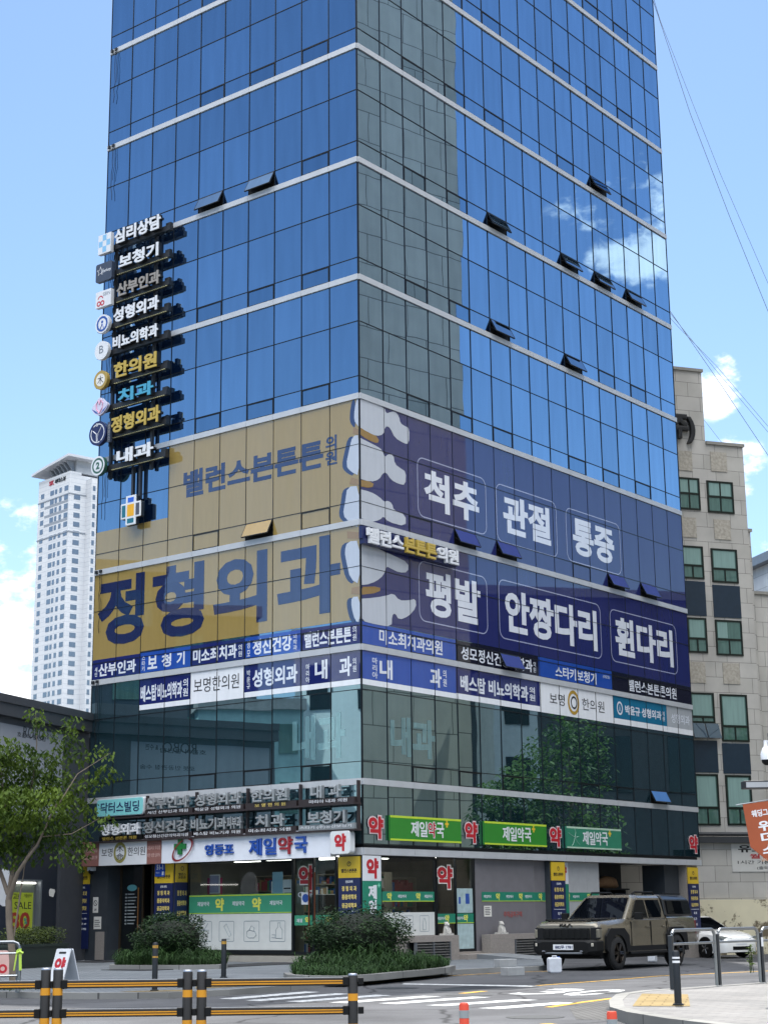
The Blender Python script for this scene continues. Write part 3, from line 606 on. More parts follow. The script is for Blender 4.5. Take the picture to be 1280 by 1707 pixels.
for a, b, f, lab, ws, lt in [(2.25, 4.53, FNAVY, 'navy window sign reading 베스탑비뇨의학과의원 with a white foot', [('베스탑', 2.33, 3.05, 8.03, 8.55, .03), ('비뇨의학과', 3.1, 4.18, 8.03, 8.55, .03), ('의\n원', 4.22, 4.44, 8.05, 8.6, .02)], FTXT),
    (4.53, 6.79, FWHITE, 'white window sign with black brush lettering 보명한의원 on the left front', [('보명한의원', 4.69, 6.6, 8.1, 8.55, .0)], INK),
    (6.79, 9.05, FNAVY, 'navy window sign reading 박윤규 성형외과 with a white foot', [('박\n윤\n규', 6.92, 7.06, 8.03, 8.6, .01), ('성형외과', 7.15, 8.95, 8.05, 8.6, .03)], FTXT),
    (9.05, 11.34, FNAVY, 'navy window sign reading 마리아 내과 beside the building corner', [('마\n리\n아', 9.28, 9.42, 8.0, 8.55, .01), ('내', 9.62, 10.1, 8.05, 8.62, .03), ('과', 10.55, 11.0, 8.05, 8.62, .03), ('의\n원', 11.05, 11.18, 8.15, 8.55, .01)], FTXT)]:
    strip(FL, a, b, D0, D1, f, lab, ws, G2, .16 if lt is FTXT else None, lt)
for a, b, f, lab, ws, lt in [(.02, 4.6, FBLUE, 'blue strip window sign reading 미소최치과의원 under the purple film', [('미소최치과의원', .82, 3.9, 9.03, 9.48, .02)], FTXT),
    (4.6, 9.22, FDARK, 'black strip window sign reading 성모정신건강의학과 behind a tilted window', [('성모정신건강의학과', 4.87, 8.85, 9.03, 9.45, .02), ('의\n원', 8.9, 9.05, 9.05, 9.4, .0)], FTXT),
    (9.22, 13.9, FBLUE, 'blue strip window sign reading 스타키보청기 under the purple film', [('스타키보청기', 10.24, 12.85, 9.03, 9.42, .02), ('(대림점)', 13.3, 13.75, 9.3, 9.42, .0)], FTXT),
    (13.9, 19.68, FDARK, 'black strip window sign reading 밸런스본튼튼의원 at the right end', [('밸런스본튼튼의원', 15.05, 18.57, 9.03, 9.45, .02)], FTXT)]:
    strip(FRt, a, b, U0, U1, f, lab, ws, G1, None, lt)
def em_ring(t, s0, z0, s, z, r, k=1.0, m=None, inner=None):
    mb = MB(); mb.ring(s - s0, z - z0, r * .72, r, -.006, k=k); mb.build('emblem', m or FTXT, t)
    if inner: mb = MB(); tx(mb, inner, s - s0 - r * .42, s - s0 + r * .42, z - z0 - r * .5 * k, z - z0 + r * .5 * k, -.006, .002, .0); mb.build('emblem_mark', m or FTXT, t)
GOLDF = film('gold_film', '#a98a3e', .06)
for a, b, f, lab, ws, lt, foot, ex in [(.02, 4.57, FBLUE, 'blue window sign reading 마리아 내 과 on the right front', [('마\n리\n아', .48, .72, 8.0, 8.6, .01), ('내', .82, 1.42, 8.03, 8.6, .03), ('과', 3.25, 3.82, 8.03, 8.6, .03), ('의\n원', 3.9, 4.08, 8.1, 8.6, .01)], FTXT, .16, None),
    (4.57, 9.24, FNAVY, 'navy window sign reading 베스탑 비뇨의학과의원 on the right front', [('베스탑 비뇨의학과', 4.8, 8.55, 8.05, 8.55, .03), ('의\n원', 8.62, 8.95, 8.1, 8.55, .02)], FTXT, .18, None),
    (9.24, 13.9, FWHITE, 'white window sign with a gold ring between 보명 and 한의원', [('보명', 9.83, 10.75, 8.1, 8.48, .0), ('한의원', 11.85, 13.3, 8.08, 8.48, .0)], INK, None, lambda t, s, z: (em_ring(t, s, z, 11.3, 8.27, .36, 1.15, GOLDF), em_ring(t, s, z, 11.33, 8.27, .2, 1.1, INK))),
    (13.9, 17.72, FTEAL, 'teal window sign with round emblem reading 박윤규 성형외과', [('박윤규 성형외과', 14.72, 17.3, 8.17, 8.5, .03), ('의\n원', 17.35, 17.55, 8.15, 8.5, .01)], FTXT, .2, lambda t, s, z: em_ring(t, s, z, 14.35, 8.35, .2, 1.2, None, '人')),
    (17.72, 19.68, FGREY, 'grey frosted window sign with pale lettering at the right end', [('성형외과', 18.05, 19.45, 8.15, 8.5, .01)], FTXT, .2, None)]:
    strip(FRt, a, b, D0, D1, f, lab, ws, G2, foot, lt, ex)
# pale syllables behind the second-floor glass
t = fthing(FL, 0, .006, 0, 'window_lettering', 'faint pale 내과 lettering on the left second-floor glass by the corner', 'window lettering')
mb = MB(); tx(mb, '내과', 8.75, 10.75, 5.75, 7.05, 0, .002, .04); GH = glassy('frosted_lettering', '#5d7f86', (.55, .78, .84), .30, .3, .015); mb.build('lettering', GH, t)
t = fthing(FRt, 0, .006, 0, 'window_lettering', 'faint pale 내과 lettering on the right second-floor glass by the corner', 'window lettering')
mb = MB(); tx(mb, '내과', 1.3, 3.45, 5.85, 7.0, 0, .002, .04); mb.build('lettering', GH, t)

# ================================================================== stacked letter signs at the left edge
CYAN = pm('cyan_letter', '#4597b5', .35, var=.03); TAUPE = pm('taupe_letter', '#8d8780', .4, var=.05); LED = pm('lens_strip', '#d8cf9a', .4)
rows = [('심리상담', 1.09, 3.33, 23.76, 24.28, WHITE), ('보청기', 1.34, 3.25, 22.80, 23.29, WHITE), ('산부인과', 1.27, 3.36, 21.80, 22.28, TAUPE), ('성형외과', 1.15, 3.33, 20.9, 21.4, WHITE), ('비뇨의학과', 1.16, 3.31, 19.95, 20.41, WHITE),
        ('한의원', 1.25, 3.29, 18.9, 19.44, GOLDT), ('치과', 1.48, 3.16, 18.0, 18.47, CYAN), ('정형외과', 1.19, 3.5, 17.0, 17.57, GOLDT), ('내과', 1.5, 3.22, 15.9, 16.38, WHITE)]
icol = ['blue and white chequered', 'navy star', 'white cherry', 'white ringed figure', 'white round B', 'gold ringed', 'pale lotus', 'navy leaf', 'green ringed']
LB = pm('light_blue_vinyl', '#7fb2d6', .4); PINKV = pm('pink_vinyl', '#d59ab4', .4); CHR = pm('cherry_vinyl', '#b5303c', .4); GOLDV = pm('old_gold_vinyl', '#a48b45', .4); DGRN = pm('dark_green_vinyl', '#2f5a4c', .4)
def emblem(i, t):
    cx, cz, y = .62, .18, -.28
    e = MB(); k = MB(); side = DARK
    if i == 0:
        e.box(.3, .93, y, y + .14, -.13, .58); o = e.build('emblem', WHITE, t)
        for a in range(3):
            for b in range(3):
                if (a + b) % 2: k.box(.33 + a * .19, .52 + a * .19, y - .003, y + .001, -.08 + b * .21, .13 + b * .21)
        k.build('emblem_mark', LB, o)
    elif i == 1:
        e.rrect(.22, 1.02, -.18, .48, .07, y, y + .14); o = e.build('emblem', pm('slate_board', '#3a4252', .4), t)
        p = [(.45 + (.17 if j % 2 == 0 else .07) * math.sin(j * math.pi / 5), .2 + (.17 if j % 2 == 0 else .07) * math.cos(j * math.pi / 5)) for j in range(10)]
        for j in range(10): k.tube([(p[j][0], y, p[j][1]), (p[(j + 1) % 10][0], y, p[(j + 1) % 10][1])], .008, 4)
        tx(k, 'Starkey', .5, .98, .1, .24, y - .003, .003, .01); k.build('emblem_mark', WHITE, o)
    elif i == 2:
        e.box(.26, 1.02, y, y + .14, -.12, .46); o = e.build('emblem', WHITE, t)
        tx(k, 'SEIN', .62, .98, .26, .38, y - .003, .003, .0); k.build('emblem_mark', GREY, o)
        k = MB(); k.ring(.42, .02, .05, .1, y - .003); k.ring(.6, .02, .05, .1, y - .003); k.ring(.5, .16, .1, .14, y - .003, a0=10, a1=170); k.build('emblem_mark', CHR, o)
    elif i == 6:
        e.plate(smooth([(.2, .12), (.42, .3), (.62, .48), (.82, .3), (1.05, .16), (.92, -.05), (.62, -.22), (.34, -.08)]), y, y + .1); o = e.build('emblem', pm('pale_lilac', '#c6c3d6', .4), t)
        for s in (-1, 1): k.tube([(cx, y - .01, -.12), (cx + s * .13, y - .01, .05), (cx + s * .16, y - .01, .22), (cx + s * .06, y - .01, .34), (cx, y - .01, .2)], .02, 5)
        k.build('emblem_mark', PINKV, o); k = MB(); k.plate([(.24, .1), (.45, -.02), (.58, -.15), (.4, -.06)], y - .004, y); k.plate([(1.0, .1), (.8, -.02), (.66, -.15), (.84, -.06)], y - .004, y); k.build('emblem_mark', NAVYB, o)
    else:
        r = .42 if i == 7 else .33; cz = .2 if i == 7 else .16
        e.disc(cx - (.06 if i == 7 else 0), cz, r, y, y + .14); o = e.build('emblem', [0, 0, 0, WHITE, WHITE, GOLDV, 0, NAVY, DGRN][i], t)
        if i == 3: k.ring(cx, cz, .2, .28, y - .003, 12); k.disc(cx, cz + .07, .05, y - .004, y); k.tube([(cx, y, cz), (cx - .08, y, cz - .16)], .02, 4); k.tube([(cx, y, cz), (cx + .08, y, cz - .16)], .02, 4); k.build('emblem_mark', NAVYB, o)
        if i == 4: tx(k, 'B', cx - .1, cx + .1, cz - .1, cz + .17, y - .003, .003, .0); k.build('emblem_mark', GREY, o)
        if i == 5: k.disc(cx, cz, .22, y - .004, y); k.build('emblem_mark', CREAM, o); k = MB(); tx(k, '木', cx - .14, cx + .14, cz - .15, cz + .15, y - .007, .003, .0); k.build('emblem_mark', INK, o)
        if i == 7:
            c = cx - .06; k.ring(c, cz, .3, .335, y - .003, a0=-60, a1=130); k.ring(c, cz, .3, .335, y - .003, a0=150, a1=290); k.ring(c - .04, cz + .3, .03, .055, y - .003, 12)
            k.tube([(c - .22, y, cz + .1), (c - .06, y, cz - .02), (c - .04, y, cz - .3)], .016, 4); k.tube([(c + .2, y, cz + .24), (c + .02, y, cz - .02), (c, y, cz - .28)], .016, 4); k.build('emblem_mark', WHITE, o)
            b = MB(); b.box(1.02, 1.16, y + .02, y + .12, -.2, .5); o2 = b.build('name_plate', pm('slate_board', '#3a4252', .4), t); k = MB(); tx(k, '밸\n런\n스', 1.04, 1.14, -.12, .42, y + .017, .003, 0); k.build('lettering', TAUPE, o2)
        if i == 8: k.ring(cx, cz, .27, .33, y - .003); k.disc(cx, cz, .2, y - .004, y); k.build('emblem_mark', WHITE, o); k = MB(); tx(k, '2', cx - .09, cx + .09, cz - .12, cz + .13, y - .007, .003, .05); k.build('emblem_mark', DGRN, o)
for i, (s, a, b, c, d, m) in enumerate(rows):
    z0 = c - .06
    t = fthing(FL, 0, .3, z0, 'letter_sign', f'{icol[i]} emblem with {"white" if m is WHITE else "gold" if m is GOLDT else "cyan" if m is CYAN else "dull grey"} letters {s} on a dark rail', 'letter sign', 'stacked clinic letter signs on the left edge')
    r = MB(); r.box(.2, 3.62, -.1, .06, -.02, .16); r.box(3.36, 3.58, -.04, .08, .161, .28); r.build('rail', DARK, t)
    for x in (.74, 2.7): r = MB(); r.box(x - .04, x + .04, .061, .27, .03, .13); r.build('bracket', DARK, t)
    l = MB(); n = 26
    for j in range(n):
        if i in (0, 4): break
        x = 1.1 + j * 2.45 / n; l.box(x, x + .06, -.1035, -.06, -.035, -.0205)
    for x in (.3, .42): l.box(x, x + .07, -.1035, -.06, -.035, -.0205)
    l.build('led_strip', LED, t)
    k = MB(); tx(k, s, a, b, .06, d - z0, -.27, .03, .035); o = k.build('lettering', m, t)
    k = MB(); tx(k, s, a, b, .06, d - z0, -.239, .14, .035); k.build('letter_return', DARK, o)
    emblem(i, t)
t = fthing(FL, 0, .09, 0, 'sign_post', 'pair of dark vertical rails carrying the stacked letter signs', 'sign post')
for x, z0, z1 in ((.74, 15.6, 24.1), (2.7, 15.6, 24.1), (1.86, 14.7, 15.85), (2.2, 14.7, 15.85)):
    b = MB(); b.box(x - .045, x + .045, -.08, .02, z0, z1); b.build('post', pm('post_grey', '#3b3d42', .4, .4), t)
t = fthing(FL, 2.02, .30, 14.3, 'cross_sign', 'white outlined cross sign with blue, yellow and teal panels', 'cross sign')
def plus(a, h, w): return [(-w, h), (w, h), (w, a), (h * .98, a), (h * .98, -a), (w, -a), (w, -h), (-w, -h), (-w, -a), (-h * .98, -a), (-h * .98, a), (-w, a)]
def plus_r(h, w, a): return [(-w, h), (w, h), (w, a), (.47, a), (.47, -a), (w, -a), (w, -h), (-w, -h), (-w, -a), (-.47, -a), (-.47, a), (-w, a)]
b = MB(); b.plate(plus_r(.5, .24, .26), -.02, .12); b.build('body', DARK, t, bevel=.03)
b = MB(); b.plate(plus_r(.5, .24, .26), -.06, -.021); b.build('face', WHITE, t, bevel=.03)
for n_, p, m in (('panel', (-.16, .16, -.2, .2), pm('amber_panel', '#e0a520', .4)), ('panel', (-.14, .14, .27, .43), pm('blue_panel', '#2a60c8', .4)), ('panel', (-.15, .15, -.43, -.27), pm('teal_panel', '#1f6a7c', .4)), ('panel', (-.41, -.24, -.2, .2), pm('teal_panel', '#1f6a7c', .4)), ('panel', (.24, .41, -.2, .2), pm('slate_panel', '#4a4c58', .4))):
    b = MB(); b.box(p[0], p[1], -.064, -.0605, p[2], p[3]); b.build(n_, m, t)
# projecting line of letters at the corner of the right front
t = fthing(FRt, 0, .2, 11.86, 'letter_sign', 'navy rail of white and yellow letters 밸런스본튼튼의원 on the right front', 'letter sign')
r = MB(); r.box(-.1, 4.5, -.02, .14, -.02, .14); r.box(-.14, 4.48, .02, .14, .13, .5); r.build('rail', NAVY, t)
for s, a, b, m in (('밸런스', -.02, 1.66, WHITE), ('본튼튼', 1.72, 3.3, GOLDT), ('의원', 3.36, 4.44, WHITE)):
    k = MB(); tx(k, s, a, b, .0, .47, -.12, .09, .04); k.build('lettering', m, t)
# small junction boxes and loose cable at the ends of the pale bands
for i, z in enumerate(ZB[1:8]):
    t = fthing(FL, .2, .055, z, 'junction_box', f'dark junction box with loose cable on the left end of the {["first","second","third","fourth","fifth","sixth","seventh"][i]} band up', 'junction box', 'junction boxes on the bands')
    b = MB(); b.box(-.1, 0, -.06, .0, -.05, .05); b.box(.09, .2, -.05, .0, -.03, .06); b.build('box', DARK, t)
    b = MB(); p = [(.12 + random.uniform(-.04, .04), -.02, -.06 - .25 * j) for j in range(9)]; b.tube(p, .01, 5); b.tube([(x + .08 + random.uniform(-.03, .03), y, zz) for x, y, zz in p[:6]], .008, 5); b.build('cable', BLACK, t)
# ================================================================== signs over the shops, left front
SILV = pm('silver_letter', '#a3a6a8', .35, .5, var=.12, scale=12); SBRD = pm('brown_sign_board', '#2c2426', .5, var=.1); TEALB = pm('mint_board', '#7cc3c6', .35, var=.05)
t = fthing(FL, 0, .1, 0, 'sign_rack', 'dark steel rack carrying two rows of clinic letter boards', 'sign rack')
b = MB()
for z in (4.44, 3.72): b.box(.7, 11.4, -.32, .0, z - .05, z)
t_ = b.build('rail', SBRD, t)
for s in (2.9, 5.04, 7.14, 9.2, 11.34):
    b = MB(); b.box(s - .03, s + .03, -.1, .0, 3.72, 5.06); b.build('post', SBRD, t)
GB = 'clinic letter boards in two rows'
t = fthing(FL, .76, .3, 4.46, 'name_board', 'mint rounded sign board with navy lettering 닥터스빌딩', 'sign board', GB)
b = MB(); b.rrect(0, 2.08, .05, .56, .08, 0, .18); b.build('board', TEALB, t); b = MB(); b.rrect(-.02, 2.1, .03, .58, .09, .02, .17); b.build('rim', WHITE, t)
b = MB(); tx(b, '닥터스빌딩', .18, 1.92, .14, .47, -.006, .006, .015); b.build('lettering', NAVY, t)
def board(s0, s1, z0, big, bw, small, sw, lab, m=SILV, bm=SBRD, sm=WHITE, bh=(.17, .53)):
    t = fthing(FL, s0, .3, z0, 'letter_board', lab, 'sign board', GB)
    b = MB(); b.box(0, s1 - s0, 0, .2, 0, .165); b.build('board', bm, t)
    for s, a, e in big:
        k = MB(); tx(k, s, a - s0, e - s0, bh[0], bh[1], -.05, .13, .035); k.build('lettering', m, t)
    k = MB(); tx(k, small, sw[0] - s0, sw[1] - s0, .035, .135, -.006, .006, .01); k.build('small_lettering', sm, t)
    return t
GL2 = pm('pale_gold_letter', '#d6c06a', .4)
board(2.95, 5.0, 4.445, [('산부인과', 2.99, 4.86)], 0, '세인 산부인과 의원', (3.06, 4.82), 'silver letter board reading 산부인과, second in the upper row')
board(5.08, 7.1, 4.445, [('성형외과', 5.12, 7.02)], 0, '박윤규 성형외과 의원', (5.12, 6.98), 'silver letter board reading 성형외과 in the upper row')
board(7.18, 9.16, 4.445, [('한의원', 7.42, 8.85)], 0, '보 명 한 의 원', (7.55, 8.75), 'silver letter board reading 한의원 with pale gold small letters', sm=GL2)
board(9.25, 11.3, 4.445, [('내', 9.72, 10.15), ('과', 10.4, 10.84)], 0, '마리아 내과 의원', (9.65, 11.05), 'silver letter board reading 내 과 above 보청기')
board(.9, 2.84, 3.725, [('정형외과', 1.0, 2.78)], 0, '밸런스 본튼튼 의원', (1.05, 2.6), 'black board with white letters 정형외과, first in the lower row', WHITE, BLACK, GOLDT)
board(2.92, 5.0, 3.725, [('정신건강', 2.93, 4.84)], 0, '성모정신건강의학과의원', (2.97, 4.84), 'silver letter board reading 정신건강')
board(5.08, 7.1, 3.725, [('비뇨기과', 4.98, 6.45), ('피부과', 6.48, 7.06)], 0, '베스탑 비뇨기과 의원', (5.08, 6.99), 'silver letter board reading 비뇨기과 with a small blue tag')
board(7.18, 9.16, 3.725, [('치', 7.6, 8.1), ('과', 8.22, 8.74)], 0, '미소최치과 의원', (7.32, 8.95), 'silver letter board reading 치 과')
board(9.25, 11.3, 3.725, [('보청기', 9.6, 11.0)], 0, '스타키 (주)동산보청기', (9.3, 11.2), 'silver letter board reading 보청기 above the red 약 box', SILV, pm('faded_grey_board', '#7f8588', .5))
BRN = pm('dusty_rose_board', '#8a5f58', .5, var=.06)
t = fthing(FL, .12, .3, 2.98, 'shop_sign', 'white shop sign reading 보명 한의원 with rose end panels over the entrance', 'shop sign', 'shop signs over the pavement')
b = MB(); b.box(.8, 2.95, 0, .25, 0, .75); b.build('board', WHITE, t)
b = MB(); b.box(0, .798, .0, .25, 0, .75); b.build('end_panel', BRN, t); b = MB(); b.box(2.952, 3.58, .0, .25, 0, .75); b.build('end_panel', BRN, t)
b = MB(); tx(b, '보명', .92, 1.42, .27, .53, -.004, .004, .0); tx(b, '한의원', 2.1, 2.88, .27, .53, -.004, .004, .0); b.build('lettering', INK, t)
b = MB(); b.ring(1.76, .38, .2, .29, -.004, k=1.1); o = b.build('emblem', pm('olive_ring', '#8f8a4e', .5), t); b = MB(); tx(b, '木\n命', 1.6, 1.92, .14, .62, -.008, .003, .0); b.build('emblem_mark', INK, o)
b = MB(); tx(b, '닥터스빌딩 6층', .08, .72, .42, .54, -.004, .004, .0); tx(b, '02-2632-0119', .08, .72, .2, .32, -.004, .004, .0); tx(b, '교통사고 후유증', 2.98, 3.54, .42, .54, -.004, .004, .0); tx(b, '비만 성장 클리닉', 2.98, 3.54, .2, .32, -.004, .004, .0); b.build('small_lettering', pm('rose_letter', '#c9aaa4', .5), t)
t = fthing(FL, 3.72, .3, 2.98, 'shop_sign', 'long white pharmacy sign with green cross and blue and red letters 영등포 제일약국', 'shop sign', 'shop signs over the pavement')
b = MB(); b.box(0, 6.72, 0, .25, 0, .76); b.build('board', pm('sign_white', '#d9dde6', .35, var=.04), t)
BLU3 = pm('blue_letter', '#214a9c', .35, var=.04); RED3 = pm('crimson_letter', '#8c1f2b', .35, var=.04)
for s, a, e, z0, z1, m in (('영등포', 1.86, 3.02, .18, .5, BLU3), ('제', 3.64, 4.14, .12, .6, BLU3), ('일', 4.22, 4.7, .12, .6, BLU3), ('약', 4.78, 5.32, .12, .62, RED3), ('국', 5.4, 5.88, .14, .6, BLU3)):
    b = MB(); tx(b, s, a, e, z0, z1, -.05, .05, .025); b.build('lettering', m, t)
b = MB(); b.box(.74, .9, -.06, 0, .24, .72); b.box(.58, .739, -.06, 0, .4, .56); b.box(.901, 1.06, -.06, 0, .4, .56); b.build('cross', pm('cross_green', '#1f6b35', .4), t)
b = MB(); b.M = Matrix.Translation((.95, -.065, .38)) @ Matrix.Rotation(R(-33), 4, 'Y'); b.ring(0, 0, .42, .5, 0, k=.52, a0=70, a1=395); b.build('swoosh', pm('swoosh_red', '#7c2b30', .4), t)
t = fthing(FL, 10.52, .42, 3.04, 'box_sign', 'white light box with one red 약 beside the long pharmacy sign', 'box sign')
b = MB(); b.rrect(0, .72, 0, .64, .1, 0, .22); b.build('body', pm('box_white', '#cfd2d4', .4), t, bevel=.01)
b = MB(); tx(b, '약', .16, .58, .08, .56, -.006, .006, .05); b.build('lettering', RED, t)

# ================================================================== pillar signs
CLIN = pm('pillar_navy', '#16204a', .4, var=.06); PYEL = pm('pillar_yellow', '#c9a92c', .4, var=.06)
def pillar_sign(fr, s0, s1, zb, zt, out, lab, full=True, sidew=0):
    t = fthing(fr, s0, out, zb, 'pillar_sign', lab, 'pillar sign', 'yellow and navy clinic signs on the pillars'); w = s1 - s0; h = zt - zb; zy = h - .58
    b = MB(); b.box(0, w, 0, .04, zy, h); b.build('header', PYEL, t); b = MB(); b.box(0, w, 0, .04, 0, zy - .002); b.build('panel', CLIN, t)
    c = w / 2; b = MB(); b.ring(c, h - .2, .05, .07, -.003, 16); b.tube([(c - .02, -.003, h - .2), (c + .03, -.003, h - .16)], .008, 4); tx(b, '밸런스본튼튼', w * .14, w * .86, h - .44, h - .33, -.003, .003, .03); b.build('emblem', INK, t)
    b = MB(); tx(b, '진료과목', w * .33, w * .67, zy - .14, zy - .07, -.003, .003, .02); b.box(w * .1, w * .9, -.003, .0, zy - .91, zy - .897)
    if full:
        for j, q in enumerate(['평일 09:00 - 19:00', '토요일 09:00 - 14:00', '02-2677-0988']):
            tx(b, q, w * .14, w * .86, zy - 1.1 - .16 * j, zy - 1.03 - .16 * j, -.003, .003, .01)
    else:
        for j, q in enumerate(['목 적', '도 수', '체 외', '충 격', '운 동', '주 차']): tx(b, q, w * .36, w * .64, zy - 1.09 - .2 * j, zy - .99 - .2 * j, -.003, .003, .02)
    b.build('small_lettering', WHITE, t)
    b = MB()
    for j, q in enumerate(['정 형 외 과', '통증의학과', '응급의학과']): tx(b, q, w * .16, w * .84, zy - .36 - .23 * j, zy - .22 - .23 * j, -.003, .003, .025)
    b.build('lettering', GL2, t)
    return t
pillar_sign(FL, -.36, .22, .45, 3.02, .05, 'clinic pillar sign at the dark neighbour wall left of the entrance')
pillar_sign(FL, 3.17, 3.96, .5, 2.98, .04, 'clinic pillar sign behind the house number plate', False)
pillar_sign(FL, 10.5, 11.28, .45, 2.98, .04, 'clinic pillar sign at the building corner by the round hedge', False)
pillar_sign(FRt, 9.54, 10.34, .3, 2.98, .04, 'clinic pillar sign behind the pickup roof', False)
pillar_sign(FRt, 18.66, 19.42, .75, 2.94, .04, 'clinic pillar sign on the end pillar beside the white car', False)
t = thing('pillar_sign', 'clinic pillar sign on the shaded return of the number plate pillar', 'pillar sign', FL.p(3.985, .0, .5), FL.rz + R(90), 'yellow and navy clinic signs on the pillars')
b = MB(); b.box(.03, .56, -.03, .0, 1.92, 2.48); b.build('header', PYEL, t); b = MB(); b.box(.03, .56, -.03, .0, 0, 1.918); b.build('panel', CLIN, t)
b = MB()
for j, q in enumerate(['정 형 외 과', '통증의학과', '응급의학과']): tx(b, q, .1, .5, 1.52 - .3 * j, 1.68 - .3 * j, -.034, .003, .025)
b.build('lettering', GL2, t)
b = MB(); tx(b, '밸런스\n본튼튼', .14, .46, 2.02, 2.2, -.034, .003, .02); b.ring(.3, 2.33, .05, .07, -.034, 14); b.build('emblem', INK, t)
t = fthing(FL, 3.2, .06, 2.6, 'number_plate', 'blue house number plate with pointed top reading 51-1', 'number plate')
b = MB(); b.plate([(0, 0), (.42, 0), (.42, .36), (.21, .5), (0, .36)], 0, .012); b.build('plate', pm('plate_blue', '#1c49a8', .35), t)
b = MB(); tx(b, '51-1', .07, .35, .2, .36, -.003, .003, .03); tx(b, '영등포로', .04, .2, .09, .14, -.003, .003, .0); b.box(.3, .38, -.003, 0, .04, .15); b.build('lettering', WHITE, t)
# notices on the wall by the entrance
for s, z, w, h, lab, q in ((.34, 1.55, .24, .48, 'white no-smoking notice on the grey wall beside the entrance', '금연'), (.4, 1.05, .34, .38, 'small white paper notice below the no-smoking notice', '안내')):
    t = fthing(FL, s, -.03, z, 'notice', lab, 'notice'); b = MB(); b.box(0, w, 0, .008, 0, h); b.build('paper', CREAM, t); b = MB()
    if q == '금연':
        b.ring(w / 2, h * .62, .07, .09, -.003, 20); b.tube([(w / 2 - .06, -.003, h * .62 + .06), (w / 2 + .06, -.003, h * .62 - .06)], .01, 4); tx(b, q, .07, .17, .06, .13, -.003, .003, .02)
    else:
        for j in range(4): b.box(.04, w - .05 - .04 * (j % 2), -.003, 0, .08 + .06 * j, .1 + .06 * j)
    b.build('print', INK, t)
t = fthing(FL, .36, .12, 2.82, 'security_camera', 'white dome camera on the wall above the no-smoking notice', 'camera')
b = MB(); b.box(-.1, .1, -.06, .12, .02, .14); b.build('housing', WHITE, t); b = MB(); b.ball((0, 0, 0), .08); b.build('dome', BLACK, t, smooth=True)
t = fthing(FL, .5, -.02, .12, 'cover_panel', 'low beige stone panel leaning at the foot of the entrance wall', 'panel'); b = MB(); b.box(0, .4, 0, .04, 0, .85); b.build('panel', GRANITE, t)
t = fthing(FL, 1.35, -.57, 1.1, 'door_decal', 'mint oval and white lists of clinics on the entrance door', 'door decal')
b = MB(); b.disc(.18, 1.2, .22, 0, .002, 24, .1); b.build('oval', TEALB, t); b = MB()
for j in range(10): b.box(-.12, -.04, -.002, 0, .08 + .1 * j, .13 + .1 * j); b.box(0, .3 + .05 * (j % 3), -.002, 0, .09 + .1 * j, .125 + .1 * j)
b.build('list', pm('decal_white', '#9aa3a4', .5), t)

# ================================================================== shop window dressing, left
t = fthing(FL, 4.09, -.545, 0, 'window_banner', 'green pharmacy band with yellow 약 above the white pictogram panel on the left', 'window banner')
b = MB(); b.box(0, 4.15, 0, .004, 1.47, 2.03); b.build('band', pm('band_green', '#3b9070', .4, var=.04), t); b = MB(); b.box(0, 4.15, -.002, 0, 1.985, 2.02); b.box(0, 4.15, -.002, 0, 1.48, 1.5); b.build('border', LIME, t)
b = MB()
for x in (1.1, 2.6): tx(b, '약', x, x + .36, 1.55, 1.93, -.004, .003, .04)
b.build('lettering', pm('lemon_letter', '#d8d65a', .4), t); b = MB()
for x in (.35, 1.8, 3.3): tx(b, '제일약국', x, x + .5, 1.7, 1.83, -.004, .003, .02)
b.build('small_lettering', WHITE, t)
t = fthing(FL, 4.09, -.545, 0, 'window_banner', 'white panel with grey pictograms of mortar, tube, pills and bottle', 'window banner')
b = MB(); b.box(0, 4.15, 0, .004, .43, 1.46); b.build('panel', pm('panel_white', '#c9cbc8', .45, var=.05), t); b = MB()
for x in (.35, 1.27, 2.28, 3.3): outline(b, x, x + .62, .66, 1.26, .05, .018, -.003)
for x, ps in ((.35, [[(.12, .72), (.2, .66 + .06), (.42, .72), (.5, 1.0), (.12, 1.0), (.14, .8)], [(.3, 1.0), (.46, 1.2)]]), (1.27, [[(.2, 1.1), (.3, 1.18), (.5, .86), (.42, .8), (.2, 1.1)], [(.18, .74), (.44, .74)]]), (2.28, [[(.12, .82), (.12, .95), (.2, 1.0), (.45, .95), (.5, .85), (.4, .77), (.2, .77), (.12, .82)], [(.22, 1.0), (.3, 1.12), (.42, 1.05), (.4, .96)]]), (3.3, [[(.25, .76), (.5, .76), (.5, 1.0), (.42, 1.08), (.42, 1.2), (.33, 1.2), (.33, 1.08), (.25, 1.0), (.25, .76)], [(.1, .78), (.22, .78), (.22, .86), (.1, .86)]])):
    for p in ps: b.tube([(x + u, -.003, v) for u, v in p], .009, 4)
b.build('pictograms', pm('pictogram_grey', '#7d8a92', .5), t)
t = fthing(FL, 8.36, -.545, 0, 'window_lettering', 'large red 약 outlined in white on the left shop door', 'window lettering')
b = MB(); tx(b, '약', .12, .78, 2.06, 2.84, 0, .003, .085); b.build('halo', CREAM, t); b = MB(); tx(b, '약', .15, .75, 2.1, 2.8, -.004, .003, .045); b.build('lettering', RED, t)
t = fthing(FL, 8.36, -.545, 0, 'window_banner', 'narrow green band across the left shop door', 'window banner')
b = MB(); b.box(0, 1.52, 0, .004, 1.12, 1.4); b.build('band', pm('band_green', '#3b9070', .4), t); b = MB(); tx(b, '약', .4, .6, 1.16, 1.36, -.004, .003, .04); tx(b, '약', 1.2, 1.4, 1.16, 1.36, -.004, .003, .04); b.build('lettering', pm('lemon_letter', '#d8d65a', .4), t)
b = MB(); tx(b, '제일', .08, .3, 1.2, 1.31, -.004, .003, .02); tx(b, '약국', .68, .9, 1.2, 1.31, -.004, .003, .02); b.build('small_lettering', WHITE, t)
